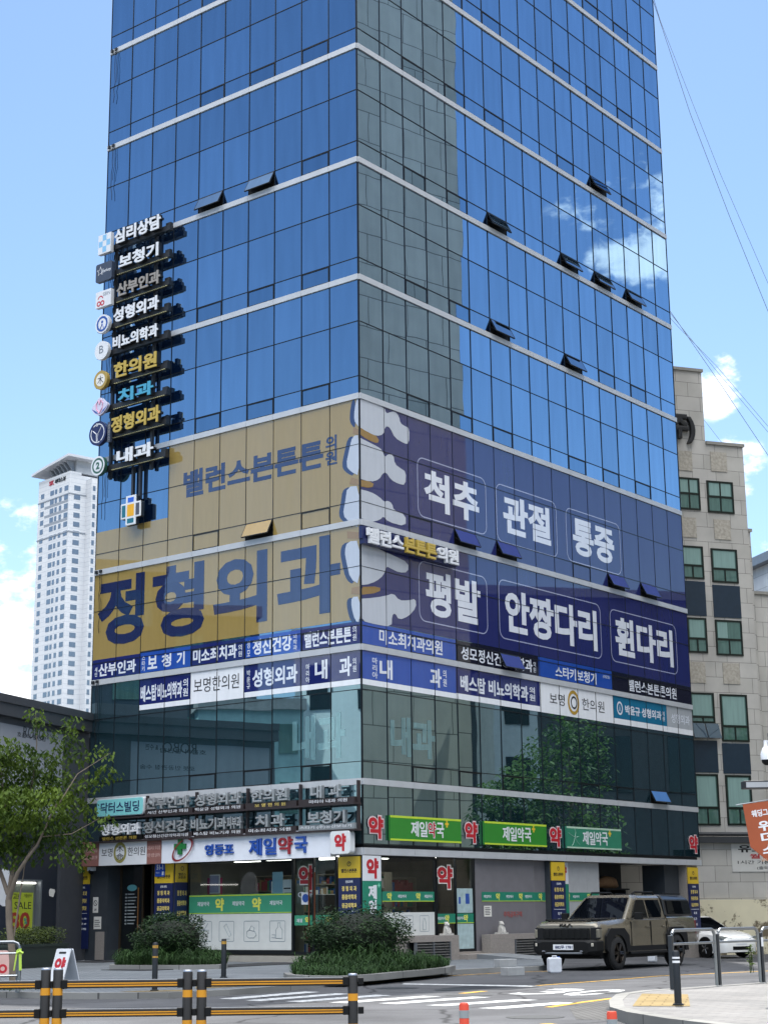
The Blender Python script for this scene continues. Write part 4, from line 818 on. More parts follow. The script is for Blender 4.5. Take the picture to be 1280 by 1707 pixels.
t = fthing(FL, 8.62, -.54, 1.7, 'notice', 'white notice with a blue disc on the left shop door', 'notice'); b = MB(); b.box(0, .32, 0, .004, 0, .34); b.build('paper', WHITE, t); b = MB(); b.disc(.16, .18, .12, -.003, 0); b.build('print', NAVYB, t)
t = fthing(FL, 8.5, -.545, 2.0, 'door_logo', 'small white and green pharmacy logo on the left shop door', 'door logo'); b = MB(); b.ring(.12, -.02, .1, .13, 0, k=.6); tx(b, '제일약국', .2, .62, -.1, .02, 0, .003, .02); b.build('mark', WHITE, t)
# shop interior, left: counter, cartons, posters
def boxes(fr, lab, cat, name, bs, group=None):
    s, o_, z = bs[0][0], bs[0][2], bs[0][4]; t = fthing(fr, s, -o_, z, name, lab, cat, group)
    for x0, x1, y0, y1, z0, z1, m, n_ in bs: b = MB(); b.box(x0 - s, x1 - s, y0 - o_, y1 - o_, z0 - z, z1 - z); b.build(n_, m, t)
    return t
MAG = pm('magenta_card', '#8c1f52', .5); PBL = pm('pale_blue_card', '#8fb6cc', .5)
boxes(FL, 'magenta display panel inside the left pharmacy window', 'display', 'magenta_display', [(4.2, 4.75, 1.2, 1.3, 2.0, 2.55, MAG, 'panel')])
boxes(FL, 'framed poster inside the left pharmacy window', 'poster', 'poster', [(4.75, 5.1, .75, .78, 2.1, 2.6, pm('poster_lilac', '#8b88a4', .5), 'print'), (4.72, 5.13, .781, .8, 2.07, 2.63, WHITE, 'frame')])
boxes(FL, 'pale blue poster hanging inside the left pharmacy window', 'poster', 'poster', [(7.35, 7.75, .7, .72, 2.0, 2.65, PBL, 'print')])
boxes(FL, 'white notice card inside the left pharmacy window', 'notice', 'notice', [(7.8, 8.15, .66, .68, 2.05, 2.42, WHITE, 'paper'), (7.84, 8.11, .655, .659, 2.15, 2.19, INK, 'print')])
boxes(FL, 'white boxy machine on the pharmacy counter', 'machine', 'counter_machine', [(6.5, 6.9, 1.6, 2.0, 2.0, 2.4, WHITE, 'body'), (6.55, 6.85, 1.58, 1.599, 2.2, 2.35, DARK, 'screen')])
boxes(FL, 'second pale machine on the pharmacy counter', 'machine', 'counter_machine', [(7.0, 7.4, 1.6, 2.0, 2.0, 2.28, CREAM, 'body'), (7.05, 7.35, 1.58, 1.599, 2.05, 2.2, GREY, 'screen')])
def shelf(fr, s, out, z, w, h, lab, cols, rz=0, n=5):
    t = thing('medicine_shelf', lab, 'shelf', fr.p(s, out, z), fr.rz + rz, 'medicine shelves in the pharmacy'); b = MB()
    for j in range(n + 1): b.box(0, w, 0, .35, h * j / n, h * j / n + .03)
    b.box(0, w, .36, .39, 0, h + .03); b.box(-.03, -.001, 0, .35, 0, h + .03); b.box(w + .001, w + .03, 0, .35, 0, h + .03); b.build('rack', pm('shelf_wood', '#8f8676', .6), t)
    rnd = random.Random(len(lab)); bb = [MB() for _ in cols]
    for j in range(n):
        x = .03
        while x < w - .15:
            q = rnd.uniform(.06, .16); hh = h / n * rnd.uniform(.45, .85); bb[rnd.randrange(len(cols))].box(x, x + q - .01, .04, .3, h * j / n + .031, h * j / n + .03 + hh); x += q
    st = MB(); st = bb
    for q, c in zip(bb, cols):
        o = q.build('packets', c, t); o['kind'] = 'stuff'
PK = [pm('packet_white', '#c8c8c2', .5), pm('packet_green', '#3c7d5c', .5), pm('packet_blue', '#3a5f98', .5), pm('packet_red', '#a1454a', .5), pm('packet_tan', '#a78d62', .5)]
shelf(FL, 4.2, -3.4, .3, 2.4, 2.3, 'stocked medicine shelf at the back of the left pharmacy window', PK); shelf(FL, 6.8, -3.4, .3, 2.6, 2.3, 'stocked medicine shelf behind the left pharmacy counter', PK[::-1])
b = boxes(FL, 'dark pharmacy counter behind the left window', 'counter', 'counter', [(4.8, 8.6, 1.5, 2.1, .302, 1.98, pm('counter_dark', '#3a3530', .5), 'body'), (4.75, 8.65, 1.45, 2.15, 1.981, 2.0, CREAM, 'worktop')])
shelf(FRt, 1.2, -3.2, .28, 2.0, 2.0, 'stocked medicine shelf seen through the right pharmacy window', PK); shelf(FRt, 3.6, -2.6, .28, 2.2, 2.2, 'stocked medicine shelf behind the right pharmacy door', PK[1:])

# ================================================================== right front signs
t = fthing(FRt, -.04, .05, 0, 'shop_sign', 'white over teal upright sign with red 약 and white 제일약 at the corner', 'shop sign', 'shop signs over the pavement')
b = MB(); b.box(0, .78, 0, .04, 2.31, 3.0); b.build('header', WHITE, t); b = MB(); b.box(0, .78, 0, .04, .8, 2.305); b.build('panel', GRN2, t)
b = MB(); tx(b, '약', .13, .66, 2.37, 2.93, -.004, .004, .05); b.build('lettering', RED, t); b = MB(); tx(b, '제\n일\n약', .2, .6, 1.0, 2.2, -.004, .004, .04); b.build('lettering', WHITE, t)
b = MB(); tx(b, '+', .62, .73, 2.13, 2.25, -.004, .004, .06); b.build('plus', pm('mint_letter', '#74c2a4', .4), t)
GRN3 = pm('bright_green_board', '#2f7f2c', .35, var=.05)
for s0, s1, m, lab, l2 in ((1.13, 4.56, GRN3, 'green signboard reading 제일약국 on the right front, nearest the corner', YEL), (5.77, 9.24, GRN3, 'green signboard reading 제일약국 between two red 약 signs on the right front', WHITE), (10.45, 13.92, pm('faded_teal_board', '#2f7b60', .35), 'faded teal signboard reading 제일약국 with cracked left side', WHITE)):
    t = fthing(FRt, s0, .09, 3.44, 'signboard', lab, 'signboard', 'green pharmacy signboards'); w = s1 - s0
    b = MB(); b.box(0, w, 0, .07, 0, .7); b.build('board', m, t); b = MB(); b.box(.0, w, -.003, 0, .64, .7); b.box(0, w, -.003, 0, 0, .05); b.build('border', LIME if 'faded' not in lab else pm('pale_border', '#a9c2ae', .4), t)
    b = MB(); x = w * .28
    for ch, m2 in (('제', WHITE), ('일', WHITE), ('약', RED if s0 < 2 else WHITE), ('국', WHITE)):
        k = MB(); tx(k, ch, x, x + .37, .13, .57, -.006, .004, .02)
        if m2 is RED: q = MB(); tx(q, ch, x - .02, x + .39, .11, .59, -.004, .002, .06); q.build('halo', WHITE, t)
        k.build('lettering', m2, t); x += .41
    k = MB(); k.box(x + .02, x + .2, -.004, 0, .51, .57); k.box(x + .08, x + .14, -.0045, 0, .44, .64); k.build('plus', YEL, t)
    if 'faded' in lab:
        k = MB()
        for p in ([(.1, .5), (.3, .42), (.5, .36), (.75, .38)], [(.5, .36), (.55, .52), (.5, .64)], [(.5, .36), (.42, .2), (.3, .08)], [(.5, .36), (.65, .2), (.8, .12)]): k.tube([(u, -.002, v) for u, v in p], .008, 4)
        k.build('cracks', pm('crack_pale', '#9fb9ad', .5), t)
for s0, s1, lab in ((.2, .9, 'red 약 lettering left of the first green signboard'), (4.82, 5.5, 'red 약 lettering between the first and second green signboards'), (9.5, 10.22, 'red 약 lettering between the second green and the faded teal signboard'), (18.86, 19.55, 'red 약 lettering alone at the far right end of the building')):
    t = fthing(FRt, s0, .03, 3.45, 'window_lettering', lab, 'window lettering', 'red 약 signs on the right front'); w = s1 - s0
    b = MB(); tx(b, '약', -.02, w + .02, -.02, .68, 0, .004, .09); b.build('halo', pm('pale_pink', '#c9b6b8', .4), t); b = MB(); tx(b, '약', .02, w - .02, .02, .64, -.005, .004, .045); b.build('lettering', RED, t)
def gband(fr, s0, s1, z0, z1, out, lab, marks, smalls):
    t = fthing(fr, s0, out, z0, 'window_banner', lab, 'window banner', 'teal pharmacy bands on the right front'); w = s1 - s0
    b = MB(); b.box(0, w, 0, .004, 0, z1 - z0); b.build('band', GRN2, t); b = MB(); b.box(0, w, -.001, 0, 0, .02); b.build('border', LIME, t); b = MB(); h = z1 - z0
    for x in marks: tx(b, '약', x, x + h * .75, h * .14, h * .88, -.004, .003, .03)
    b.build('lettering', pm('lemon_letter', '#d8d65a', .4), t); b = MB()
    for x in smalls: tx(b, '제일약국', x, x + h * 1.4, h * .36, h * .68, -.004, .003, .015)
    b.build('small_lettering', WHITE, t)
gband(FRt, .97, 3.45, 1.75, 2.03, -.13, 'teal pharmacy band across the right shop window', (.25, 1.6), (.75, 2.0)); gband(FRt, 3.58, 4.48, 1.12, 1.4, -.13, 'teal pharmacy band on the fixed half of the right shop door', (.38,), (.0,)); gband(FRt, 4.54, 5.41, 1.12, 1.4, -.13, 'teal pharmacy band on the opening half of the right shop door', (.36,), (.0,))
gband(FRt, 5.85, 8.74, 1.75, 2.03, -.12, 'teal pharmacy band on the grey wall above the guardian statue', (.75, 2.0), (.1, 1.3, 2.35)); gband(FRt, 8.78, 9.48, 1.75, 2.03, -.19, 'short teal pharmacy band left of the truck pillar', (.3,), ()); gband(FRt, 10.55, 12.7, 1.75, 2.03, -.14, 'teal pharmacy band on the pale panels behind the pickup', (.1, 1.4), (.5,))
t = fthing(FRt, 3.62, -.13, 2.1, 'window_lettering', 'large red 약 on the right shop door', 'window lettering')
b = MB(); tx(b, '약', -.05, .8, -.02, .72, 0, .003, .08); b.build('halo', CREAM, t); b = MB(); tx(b, '약', 0, .75, .02, .68, -.004, .003, .045); b.build('lettering', RED, t)
t = fthing(FRt, .97, -.13, .8, 'window_banner', 'white pictogram panel low in the right shop window', 'window banner')
b = MB(); b.box(0, 2.48, 0, .004, 0, .65); b.build('panel', pm('panel_white', '#c9cbc8', .45), t); b = MB()
for x in (1.0, 1.75): outline(b, x, x + .45, .1, .56, .04, .014, -.003); b.tube([(x + .15, -.003, .16), (x + .3, -.003, .16), (x + .3, -.003, .35), (x + .25, -.003, .48), (x + .2, -.003, .48), (x + .15, -.003, .35), (x + .15, -.003, .16)], .008, 4)
b.build('pictograms', pm('pictogram_grey', '#7d8a92', .5), t)
t = fthing(FRt, 4.56, -.13, .38, 'door_poster', 'pale blue poster panels on the opening half of the right shop door', 'poster'); b = MB(); b.box(0, .84, 0, .003, .0, .72); b.box(.02, .82, 0, .003, 1.04, 1.75); b.build('print', pm('poster_pale', '#9fb4b6', .5, var=.2, scale=6), t); b = MB(); b.box(.1, .2, -.002, 0, 1.3, 1.5); b.box(.45, .65, -.002, 0, 1.3, 1.6); b.build('picture', NAVYB, t)
t = fthing(FRt, 5.95, -.12, 1.3, 'notice', 'white printed notice below the teal band on the grey wall', 'notice'); b = MB(); b.box(0, .4, 0, .004, 0, .32); b.build('paper', CREAM, t); b = MB()
for j in range(5): b.box(.05, .3 + .03 * (j % 2), -.002, 0, .05 + .05 * j, .07 + .05 * j)
b.build('print', INK, t)
t = fthing(FRt, 7.0, -.12, 1.27, 'wall_lettering', 'faded red stencil 주차금지 lettering on the grey wall', 'wall lettering'); b = MB(); tx(b, '주차금지구역', 0, 1.0, 0, .18, 0, .003, .02); b.build('lettering', pm('faded_red', '#9a4a48', .7), t)
t = fthing(FRt, 10.5, -.13, 2.3, 'shop_sign', 'narrow white sign with red 약 half hidden behind the pickup pillar sign', 'shop sign'); b = MB(); b.box(-.1, .3, 0, .01, 0, .68); b.build('header', WHITE, t); b = MB(); tx(b, '약', -.3, .2, .1, .6, -.004, .003, .05); b.build('lettering', RED, t); b = MB(); b.box(-.1, .3, 0, .01, -1.2, -.005); b.build('panel', GRN2, t)
# louvre grilles, lions, ramp, blocks
LV = pm('louvre_metal', '#2d2f31', .5, .3)
for s0, s1, lab in ((1.95, 3.6, 'dark louvre grille in the granite plinth below the right shop window'), (6.93, 9.3, 'dark louvre grille in the granite plinth beside the pickup')):
    t = fthing(FRt, s0, .3, -.08, 'louvre_grille', lab, 'grille', 'louvre grilles in the plinth'); b = MB(); b.box(0, s1 - s0, .2, .22, 0, .69); b.build('backing', BLACK, t); b = MB(); h = .07
    for j in range(9): z = .02 + .075 * j; b.add([(0, -.02, z), (s1 - s0, -.02, z), (s1 - s0, .06, z + .05), (0, .06, z + .05), (0, -.02, z + .012), (s1 - s0, -.02, z + .012), (s1 - s0, .06, z + .062), (0, .06, z + .062)], [(0, 3, 2, 1), (4, 5, 6, 7), (0, 1, 5, 4), (2, 3, 7, 6)])
    b.build('slats', pm('slat_grey', '#6c6b69', .5, .4), t); b = MB()
    for x in (0, (s1 - s0) * .5, s1 - s0 - .03): b.box(x, x + .04, -.03, .06, -.1, .69)
    b.build('frame', GREY, t)
STN = pm('pale_stone', '#b9b6b0', .85, var=.15, scale=20, bump=.2)
def lion(s, z, lab):
    t = fthing(FRt, s, .17, z, 'guardian_statue', lab, 'statue', 'small guardian lion statues'); b = MB()
    b.box(-.18, .18, -.13, .13, 0, .05); b.loft([[(math.cos(a) * rx + dx, math.sin(a) * ry + dy, zz) for a in [2 * math.pi * i / 12 for i in range(12)]] for zz, rx, ry, dx, dy in ((.05, .13, .12, .02, 0), (.12, .13, .11, .02, 0), (.2, .1, .09, 0, 0), (.27, .065, .065, -.01, -.01))])
    b.ball((-.02, -.02, .31), (.075, .075, .07)); b.ball((-.02, -.08, .29), (.04, .04, .035)); b.ball((-.08, 0, .36), .022); b.ball((.04, 0, .36), .022)
    for x in (-.09, .05): b.tube([(x, -.06, .2), (x, -.1, .1), (x, -.11, .055)], [.035, .03, .035], 7)
    b.tube([(.1, .08, .08), (.15, .1, .16), (.12, .08, .24)], [.03, .025, .012], 6); b.build('body', STN, t, smooth=True)
lion(3.62, .79, 'pale stone guardian lion beside the right shop door'); lion(6.42, .78, 'pale stone guardian lion in front of the grey wall')
t = fthing(FRt, 4.5, .6, 0, 'access_ramp', 'grey sloping access ramp in front of the right shop door', 'ramp'); b = MB(); b.add([(0, 0, .24), (1.45, 0, .24), (1.45, -2.1, .105), (0, -2.1, .105), (0, 0, .1), (1.45, 0, .1), (1.45, -2.1, .1), (0, -2.1, .1)], [(0, 3, 2, 1)[::-1], (0, 4, 7, 3), (3, 7, 6, 2), (2, 6, 5, 1)]); b.build('plate', pm('ramp_grey', '#72767a', .7, var=.12, bump=.1), t)
for p, z, rz, lab in ((ground(842, 1612, .1), .1, .5, 'upper concrete kerb block by the ramp'), (ground(854, 1622, .06), .0, .62, 'lower concrete kerb block at the road edge')):
    t = thing('kerb_block', lab, 'block', (p.x, p.y, z), rz, 'loose kerb blocks'); b = MB(); b.box(-.25, .25, -.14, .14, 0, .19); b.build('body', CONC, t, bevel=.012)
MATM = pm('rubber_mat', '#1d1f24', .9, var=.2, scale=30)
for s, o_, w, d, lab in ((1.0, .35, 1.7, 1.5, 'dark rubber mat at the entrance'), (8.2, .2, 1.6, 6.5, 'long dark rubber mat in front of the left shop door')):
    t = fthing(FL, s, o_, .101, 'door_mat', lab, 'mat', 'dark door mats'); b = MB(); b.box(0, w, -d, 0, 0, .012); b.build('mat', MATM, t)
# ================================================================== dark neighbour on the left
FN = Fr((-12.03, 47.46, 0), math.atan2(19.9, 6.75))
NLEN = 7.3
nb = thing('shop_building', 'low dark grey shop building left of the tower with a pale banner', 'building', FN.o, FN.rz)
NG = pm('neighbour_grey', '#4e5056', .6, var=.08); NV = pm('neighbour_navy', '#1c212b', .5, var=.12)
b = MB(); b.box(0, NLEN, .02, 12, 0, 7.6); b.build('shell', NG, nb)
b = MB()
sN = FN.hit(97, 1400)[0]
b.box(0, sN, -.02, .0, .0, 4.35); b.build('lower_cladding', NV, nb)
b = MB(); b.box(sN + .02, NLEN - .03, -.12, 0, 0, 7.1); b.build('pier', pm('pier_grey', '#3c3e43', .6, var=.1), nb)
b = MB(); b.box(0, NLEN, -.28, .3, 7.25, 7.62); b.box(0, NLEN, -.34, .35, 7.62, 7.86); b.build('roof', pm('parapet_grey', '#3f4044', .5, .2), nb)
b = MB(); b.box(1.5, 5, 4, 8, 7.6, 8.8); b.build('roof_box', NG, nb)
t = thing('wall_banner', 'wide pale wall banner behind the tree on the dark shop building', 'banner', FN.p(0, .06, 0), FN.rz)
s1 = FN.hit(105, 1250)[0]; s0 = .25; oo_ = FN.hit(72, 1226); zo = oo_[1]
b = MB(); b.box(s0, s1, 0, .03, 4.45, 7.05); b.build('sheet', pm('banner_grey', '#8c9098', .6, var=.04), t)
b = MB(); tx(b, 'ROBO', oo_[0] - 1.25, oo_[0], zo - .17, zo + .17, -.003, .002, .0); tx(b, '호흡의 편안함', oo_[0] - 1.6, oo_[0] + .1, 6.72, 6.88, -.003, .002, .01); tx(b, '& 수면', oo_[0] + .15, oo_[0] + .6, zo - .12, zo + .08, -.003, .002, .01); tx(b, '로봇 인공관절 수술', oo_[0] - 1.2, oo_[0] + .8, zo - .75, zo - .6, -.003, .002, .0)
for x in (s0 + .7, s0 + 1.8, s0 + 3.0): b.plate([(x, 4.5), (x + .35, 4.5), (x + .3, 5.0), (x + .5, 5.2), (x + .22, 5.3), (x + .18, 5.5), (x + .05, 5.45), (x + .08, 5.2), (x - .1, 5.0)], -.003, 0)
b.build('print', INK, t)
sA = FN.hit(59, 1500)[0]; zt = FN.hit(30, 1466)[1]; zb_ = FN.hit(30, 1575)[1]
t = thing('display_case', 'grey framed lit display case on the dark wall behind the tree', 'display case', FN.p(sA - 3.2, .03, 0), FN.rz)
b = MB(); b.box(0, 3.2, -.2, 0, zt - .05, zt); b.box(3.12, 3.2, -.2, 0, zb_ - .6, zt - .051); b.build('frame', GREY, t); b = MB(); b.box(0, 3.1, -.02, 0, .2, zt - .06); b.build('back_panel', pm('case_back', '#5f655c', .5), t)
b = MB(); b.box(.5, 3.0, -.1, -.04, zt - .12, zt - .08); b.build('lamp', emit('case_tube', (1, .98, .92), 3), t)
t = thing('sale_poster', 'yellow-green poster with SALE and red 80 % in the display case', 'poster', FN.p(sA - .28, .1, 0), FN.rz)
zp0, zp1 = FN.hit(40, 1556)[1], FN.hit(40, 1488)[1]; h = zp1 - zp0
b = MB(); b.box(-2.3, 0, 0, .01, zp0, zp1); b.build('sheet', pm('poster_lime', '#9aa62e', .5, var=.06), t)
b = MB(); tx(b, 'SALE', -1.05, -.1, zp0 + h * .6, zp0 + h * .77, -.003, .002, .0); tx(b, '고보', -1.15, -.7, zp0 + h * .85, zp0 + h * .97, -.003, .002, .02); tx(b, '가을맞이', -.55, -.1, zp0 + h * .88, zp0 + h * .96, -.003, .002, .0); b.build('lettering', INK, t)
b = MB(); tx(b, '80', -1.3, -.15, zp0 + h * .1, zp0 + h * .52, -.003, .002, .03); b.build('number', pm('poster_red', '#8a2a22', .5), t); b = MB(); tx(b, '%', -.5, -.3, zp0 + h * .22, zp0 + h * .38, -.006, .002, .02); b.build('percent', pm('poster_teal', '#2f7f74', .5), t)
t = thing('standing_poster', 'tall white and navy fashion poster cut off by the left picture edge', 'poster', FN.p(FN.hit(4, 1500)[0] - 1.0, .3, 0), FN.rz)
b = MB(); b.box(0, 1.05, 0, .04, .3, 3.0); b.build('board', pm('poster_navy', '#1c2230', .5), t); b = MB(); b.plate(smooth([(.3, 1.75), (.95, 1.75), (1.02, 2.3), (.9, 2.75), (.5, 2.9), (.3, 2.5)]), -.004, 0); b.build('shirt_print', WHITE, t); b = MB(); b.plate(smooth([(.85, 1.4), (1.0, 1.4), (1.02, 1.7), (.88, 1.7)]), -.006, -.002); b.build('hand_print', pm('skin_print', '#b98a70', .6), t)
sp = FN.hit(85, 1488); t = thing('paper_scrap', 'torn white paper scrap stuck on the dark wall', 'paper', FN.p(sp[0], .035, sp[1]), FN.rz); b = MB(); b.plate([(-.14, -.1), (.1, -.14), (.2, .04), (.16, .1), (-.1, .12), (-.16, .06)], -.006, 0); b.build('paper', CREAM, t)

# ================================================================== beige building on the right
BG = paving('beige_stone_cladding', '#bdbab5', '#b4b1ab', '#787672', 1, 1.1, .62, 0, .010, .8, axis=(R(-90), 0, 0), var=.1)
FB = Fr((11.2, 65.7, 0), math.atan2(.34, 1))
bb = thing('stone_building', 'beige stone clad office building with stepped roof right of the tower', 'building', FB.o, FB.rz)
def fbh(x, y, o=0): return FB.hit(x, y, o)
S0 = -6; sA_, zA = fbh(1168, 621); sB_, zB_ = fbh(1237, 746); sC_, zC = fbh(1257, 884)
sD = sC_ + 9
for s0, s1, z1 in ((S0, sA_, zA), (sA_ + .002, sB_, zB_), (sB_ + .002, sC_, zC), (sC_ + .002, sD, fbh(1262, 985)[1])):
    b = MB(); dback = 12 if s1 < sC_ else 10; b.box(s0, s1, 0 if s1 < sC_ - .01 else .7 if s1 > sC_ + 1 else .35, dback, -.4, z1); b.build('wall', BG, bb)
    b = MB(); y0 = 0 if s1 < sC_ - .01 else .7 if s1 > sC_ + 1 else .35; b.box(s0, s1 + .05, y0 - .08, y0 + .3, z1 + .003, z1 + .13); b.build('coping', pm('coping_grey', '#8c8a84', .6), bb)
BF = pm('green_black_frame', '#18231f', .4, .3); BP = glassy('office_pane', '#4d6b66', (.5, .72, .75), .18, .3, .02); SPN = pm('slate_spandrel', '#28394a', .3, .2, var=.1)
CURT = pm('curtain_white', '#7f9d98', .7, var=.12, scale=14, sc=(1, 1, .05))
def bwin(x0, y0, x1, y1, split=.55, cols=2, dark=None):
    """window given by two opposite picture corners on the front wall"""
    s0, za = fbh(x0, y0); s1, zb = fbh(x1, y1); w = s1 - s0; h = za - zb
    f = MB(); e = .07
    f.box(s0, s1, -.05, .1, za - e, za); f.box(s0, s1, -.05, .1, zb, zb + e); f.box(s0, s0 + e, -.05, .1, zb + e, za - e); f.box(s1 - e, s1, -.05, .1, zb + e, za - e)
    zs = zb + h * (1 - split); f.box(s0 + e, s1 - e, -.045, .1, zs - .04, zs + .04)
    f.box(s0 + w / 2 - .03, s0 + w / 2 + .03, -.045, .1, zb + e, zs - .04)
    if cols > 1: f.box(s0 + w / 2 - .03, s0 + w / 2 + .03, -.045, .1, zs + .04, za - e)
    o = f.build('window', BF, bb); p = MB(); p.box(s0 + e, s1 - e, -.02, .02, zb + e, za - e); q = p.build('pane', BP, o)
    p = MB(); p.box(s0 + e + .05, s1 - e - .05 - (w * .45 if dark else 0), -.024, -.021, zs + .06, za - e - .02); p.build('curtain', CURT, o)
    return s0, s1, za, zb
for x0, y0, x1, y1, sp_, c, d in ((1128, 795, 1167, 851, .5, 2, 0), (1176, 801, 1223, 857, .5, 2, 0), (1133, 909, 1173, 966, .6, 1, 0), (1183, 914, 1230, 973, .6, 1, 0), (1143, 1029, 1179, 1089, .6, 1, 0), (1190, 1033, 1238, 1094, .55, 1, 1), (1148, 1154, 1191, 1206, .8, 1, 0), (1198, 1157, 1248, 1237, .68, 1, 0), (1155, 1290, 1200, 1376, .66, 1, 0), (1207, 1292, 1255, 1376, .66, 1, 0)): bwin(x0, y0, x1, y1, sp_, c, d)
for x0, y0, x1, y1 in ((1136, 967, 1177, 1028), (1186, 974, 1235, 1032), (1152, 1233, 1197, 1289), (1202, 1238, 1251, 1291)):
    s0, za = fbh(x0, y0); s1, zb = fbh(x1, y1); b = MB(); b.box(s0, s1, -.03, .05, zb + .02, za - .02); b.build('spandrel_panel', SPN, bb)
s0, za = fbh(1150, 1206); s1, zb = fbh(1196, 1234); b = MB(); b.M = Matrix.Translation((0, -.06, za)) @ Matrix.Rotation(R(-22), 4, 'X'); b.box(s0, s0 + (s1 - s0) * .48, -.03, .0, zb - za, 0); b.box(s0 + (s1 - s0) * .52, s1, -.03, .0, zb - za, 0); o = b.build('open_window', glassy('tilted_pane', '#1d3346', (.5, .65, .8), .3), bb)
RELF = pm('carved_stone', '#aaa499', .9, var=.22, scale=9, bump=.8)
for x, y in ((1139, 768), (1197, 770), (1146, 879), (1203, 883), (1161, 1121), (1218, 1123)):
    s, z = fbh(x, y); b = MB(); b.box(s - .38, s + .38, -.03, .05, z - .42, z + .42); b.build('relief_panel', RELF, bb)
s, z = fbh(1141, 716); b = MB(); tx(b, '주)', s - .75, s + .38, z - .62, z + .6, -.2, .2, .05); b.build('lettering', DARK, bb)
s0, za = fbh(1150, 1400); b = MB(); b.box(-3, sC_ + 6, -.25, .0, za - .12, za + .12); b.tube([(-3, -.2, za + .22), (sC_ + 6, -.2, za + .22)], .08, 7); b.build('ledge_pipe', pm('dark_ledge', '#33363a', .6), bb)
zc = fbh(1200, 1500)[1]
b = MB(); b.box(-6, sC_ + 8, -.14, -.001, -.35, zc); o = b.build('painted_base', None, bb)
m, n, l, oo = newmat('peeling_cream_paint'); mu, no, mp = noise_col(n, l, hx('#d8d0b4'), .08, 1.2)
n2 = n.new('ShaderNodeTexNoise'); n2.inputs['Scale'].default_value = .9; n2.inputs['Detail'].default_value = 9; n2.inputs['Roughness'].default_value = .72; l.new(mp.outputs[0], n2.inputs[0])
mr = n.new('ShaderNodeMapRange'); mr.inputs[1].default_value = .53; mr.inputs[2].default_value = .57; l.new(n2.outputs[0], mr.inputs[0])
mx = n.new('ShaderNodeMixRGB'); mx.inputs[2].default_value = hx('#6f6552'); l.new(mr.outputs[0], mx.inputs[0]); l.new(mu.outputs[0], mx.inputs[1]); pb = n.new('ShaderNodeBsdfPrincipled'); pb.inputs['Roughness'].default_value = .85; l.new(mx.outputs[0], pb.inputs['Base Color']); l.new(pb.outputs[0], oo.inputs[0]); o.data.materials.clear(); o.data.materials.append(m)
s0, za = fbh(1217, 1406); s1, zb = fbh(1281, 1453)
t = thing('parking_banner', 'white paid parking banner with black 유료 and red 월9 on the stone wall', 'banner', FB.p(s0, .03, zb), FB.rz); w = 3.6; h = za - zb
b = MB(); b.box(0, w, 0, .01, 0, h); b.build('sheet', pm('banner_white', '#c9c8c4', .5, var=.03), t); b = MB(); tx(b, '유료주차', .3, 2.7, h * .68, h * .95, -.003, .002, .03); tx(b, '1시간 기본 2,000원', .25, 2.9, h * .26, h * .4, -.003, .002, .01); tx(b, '(출퇴차 이하)', 1.1, 2.5, h * .06, h * .19, -.003, .002, .0); b.build('lettering', INK, t); b = MB(); tx(b, '월9만원', .8, 2.6, h * .46, h * .63, -.003, .002, .02); b.build('price', RED, t)
# pale building behind it at the frame edge
t = thing('white_panel_building', 'white panelled building just showing at the right picture edge', 'building', (29.6, 104, 0), R(14)); b = MB(); b.box(-2.6, 12, 0, 14, 0, 24); b.build('wall', paving('white_metal_panels', '#b5bac0', '#aeb4ba', '#8a9096', 1, 2.2, .9, 0, .02, .5, axis=(R(-90), 0, 0)), t); b = MB(); b.box(-3.2, 12.4, -.6, 14.5, 24.003, 24.6); b.build('roof', GREY, t); b = MB(); b.tube([(-2.2, .5, 24.6), (-2.2, .5, 27.5)], .06, 5); b.tube([(-3, .5, 25.6), (-1.4, .5, 25.6)], .04, 5); b.build('antenna', GREY, t)

# ================================================================== far apartment tower
TW = paving('white_tower_render', '#d8dadd', '#d2d5d9', '#b0b6be', 1, 12, 1.45, 0, .05, .7, axis=(R(-90), 0, 0), var=.03)
TWG = pm('tower_grey', '#8f96a0', .7, var=.04); TWW = glassy('tower_window', '#66707b', (.6, .7, .8), .2, .2, .0)
FT = Fr((at(52, 1165, 510).x + .6, 507, 0), R(-48)); FTR = None
tw = thing('apartment_tower', 'tall white apartment tower with curved roof canopy far behind on the left', 'building', FT.o, FT.rz)
ST = 2.87; ztop = 134.6
Wf = 18.6
b = MB(); b.box(0, Wf, 0, 30, 0, ztop); b.box(Wf + .01, Wf + 3.0, 6.0, 30, 0, ztop - 1); b.box(Wf + 3.01, Wf + 7, 11.0, 34, 0, ztop + 1.5); b.build('wall', TW, tw)
wins = []
nrow = 25
for r in range(nrow):
    z = ztop - 5.0 - r * ST
    for s, w in ((1.6, 1.9), (7.2, 2.2), (10.0, 1.3), (12.6, 1.4), (15.6, 2.2)): wins.append((s, s + w, -.06, .05, z))
    for x, y, w in ((Wf, 1.6, 2.2), (Wf + 3, 6.4, .9), (Wf + 3, 8.6, 1.0), (Wf + 7, 12.2, 2.4), (Wf + 7, 17.5, 2.4)): wins.append((x - .05, x + .06, y, y + w, z))
st = MB()
for i, (x0, x1, y0, y1, z) in enumerate(wins):
    if i < 100:
        b = MB(); b.box(x0, x1, y0, y1, z, z + 1.55); b.build('window', TWW, tw)
    else: st.box(x0, x1, y0, y1, z, z + 1.55)
o = st.build('windows', TWW, tw); o['kind'] = 'stuff'
b = MB()
for r in range(1, 4): z = ztop - 5.0 - r * ST; b.box(4.0, Wf - .8, -.04, 0, z - .1 - .8, z - .1)
for z in (ztop - 6.0, ztop - 18.0): b.box(-.1, Wf + .1, -.15, 0, z - .35, z); b.box(Wf + .001, Wf + .15, 0, 5.9, z - .35, z)
b.build('grey_band', TWG, tw)
b = MB(); b.box(-.05, Wf + .05, -.05, 4, ztop + .002, ztop + .9); b.build('parapet', TW, tw)
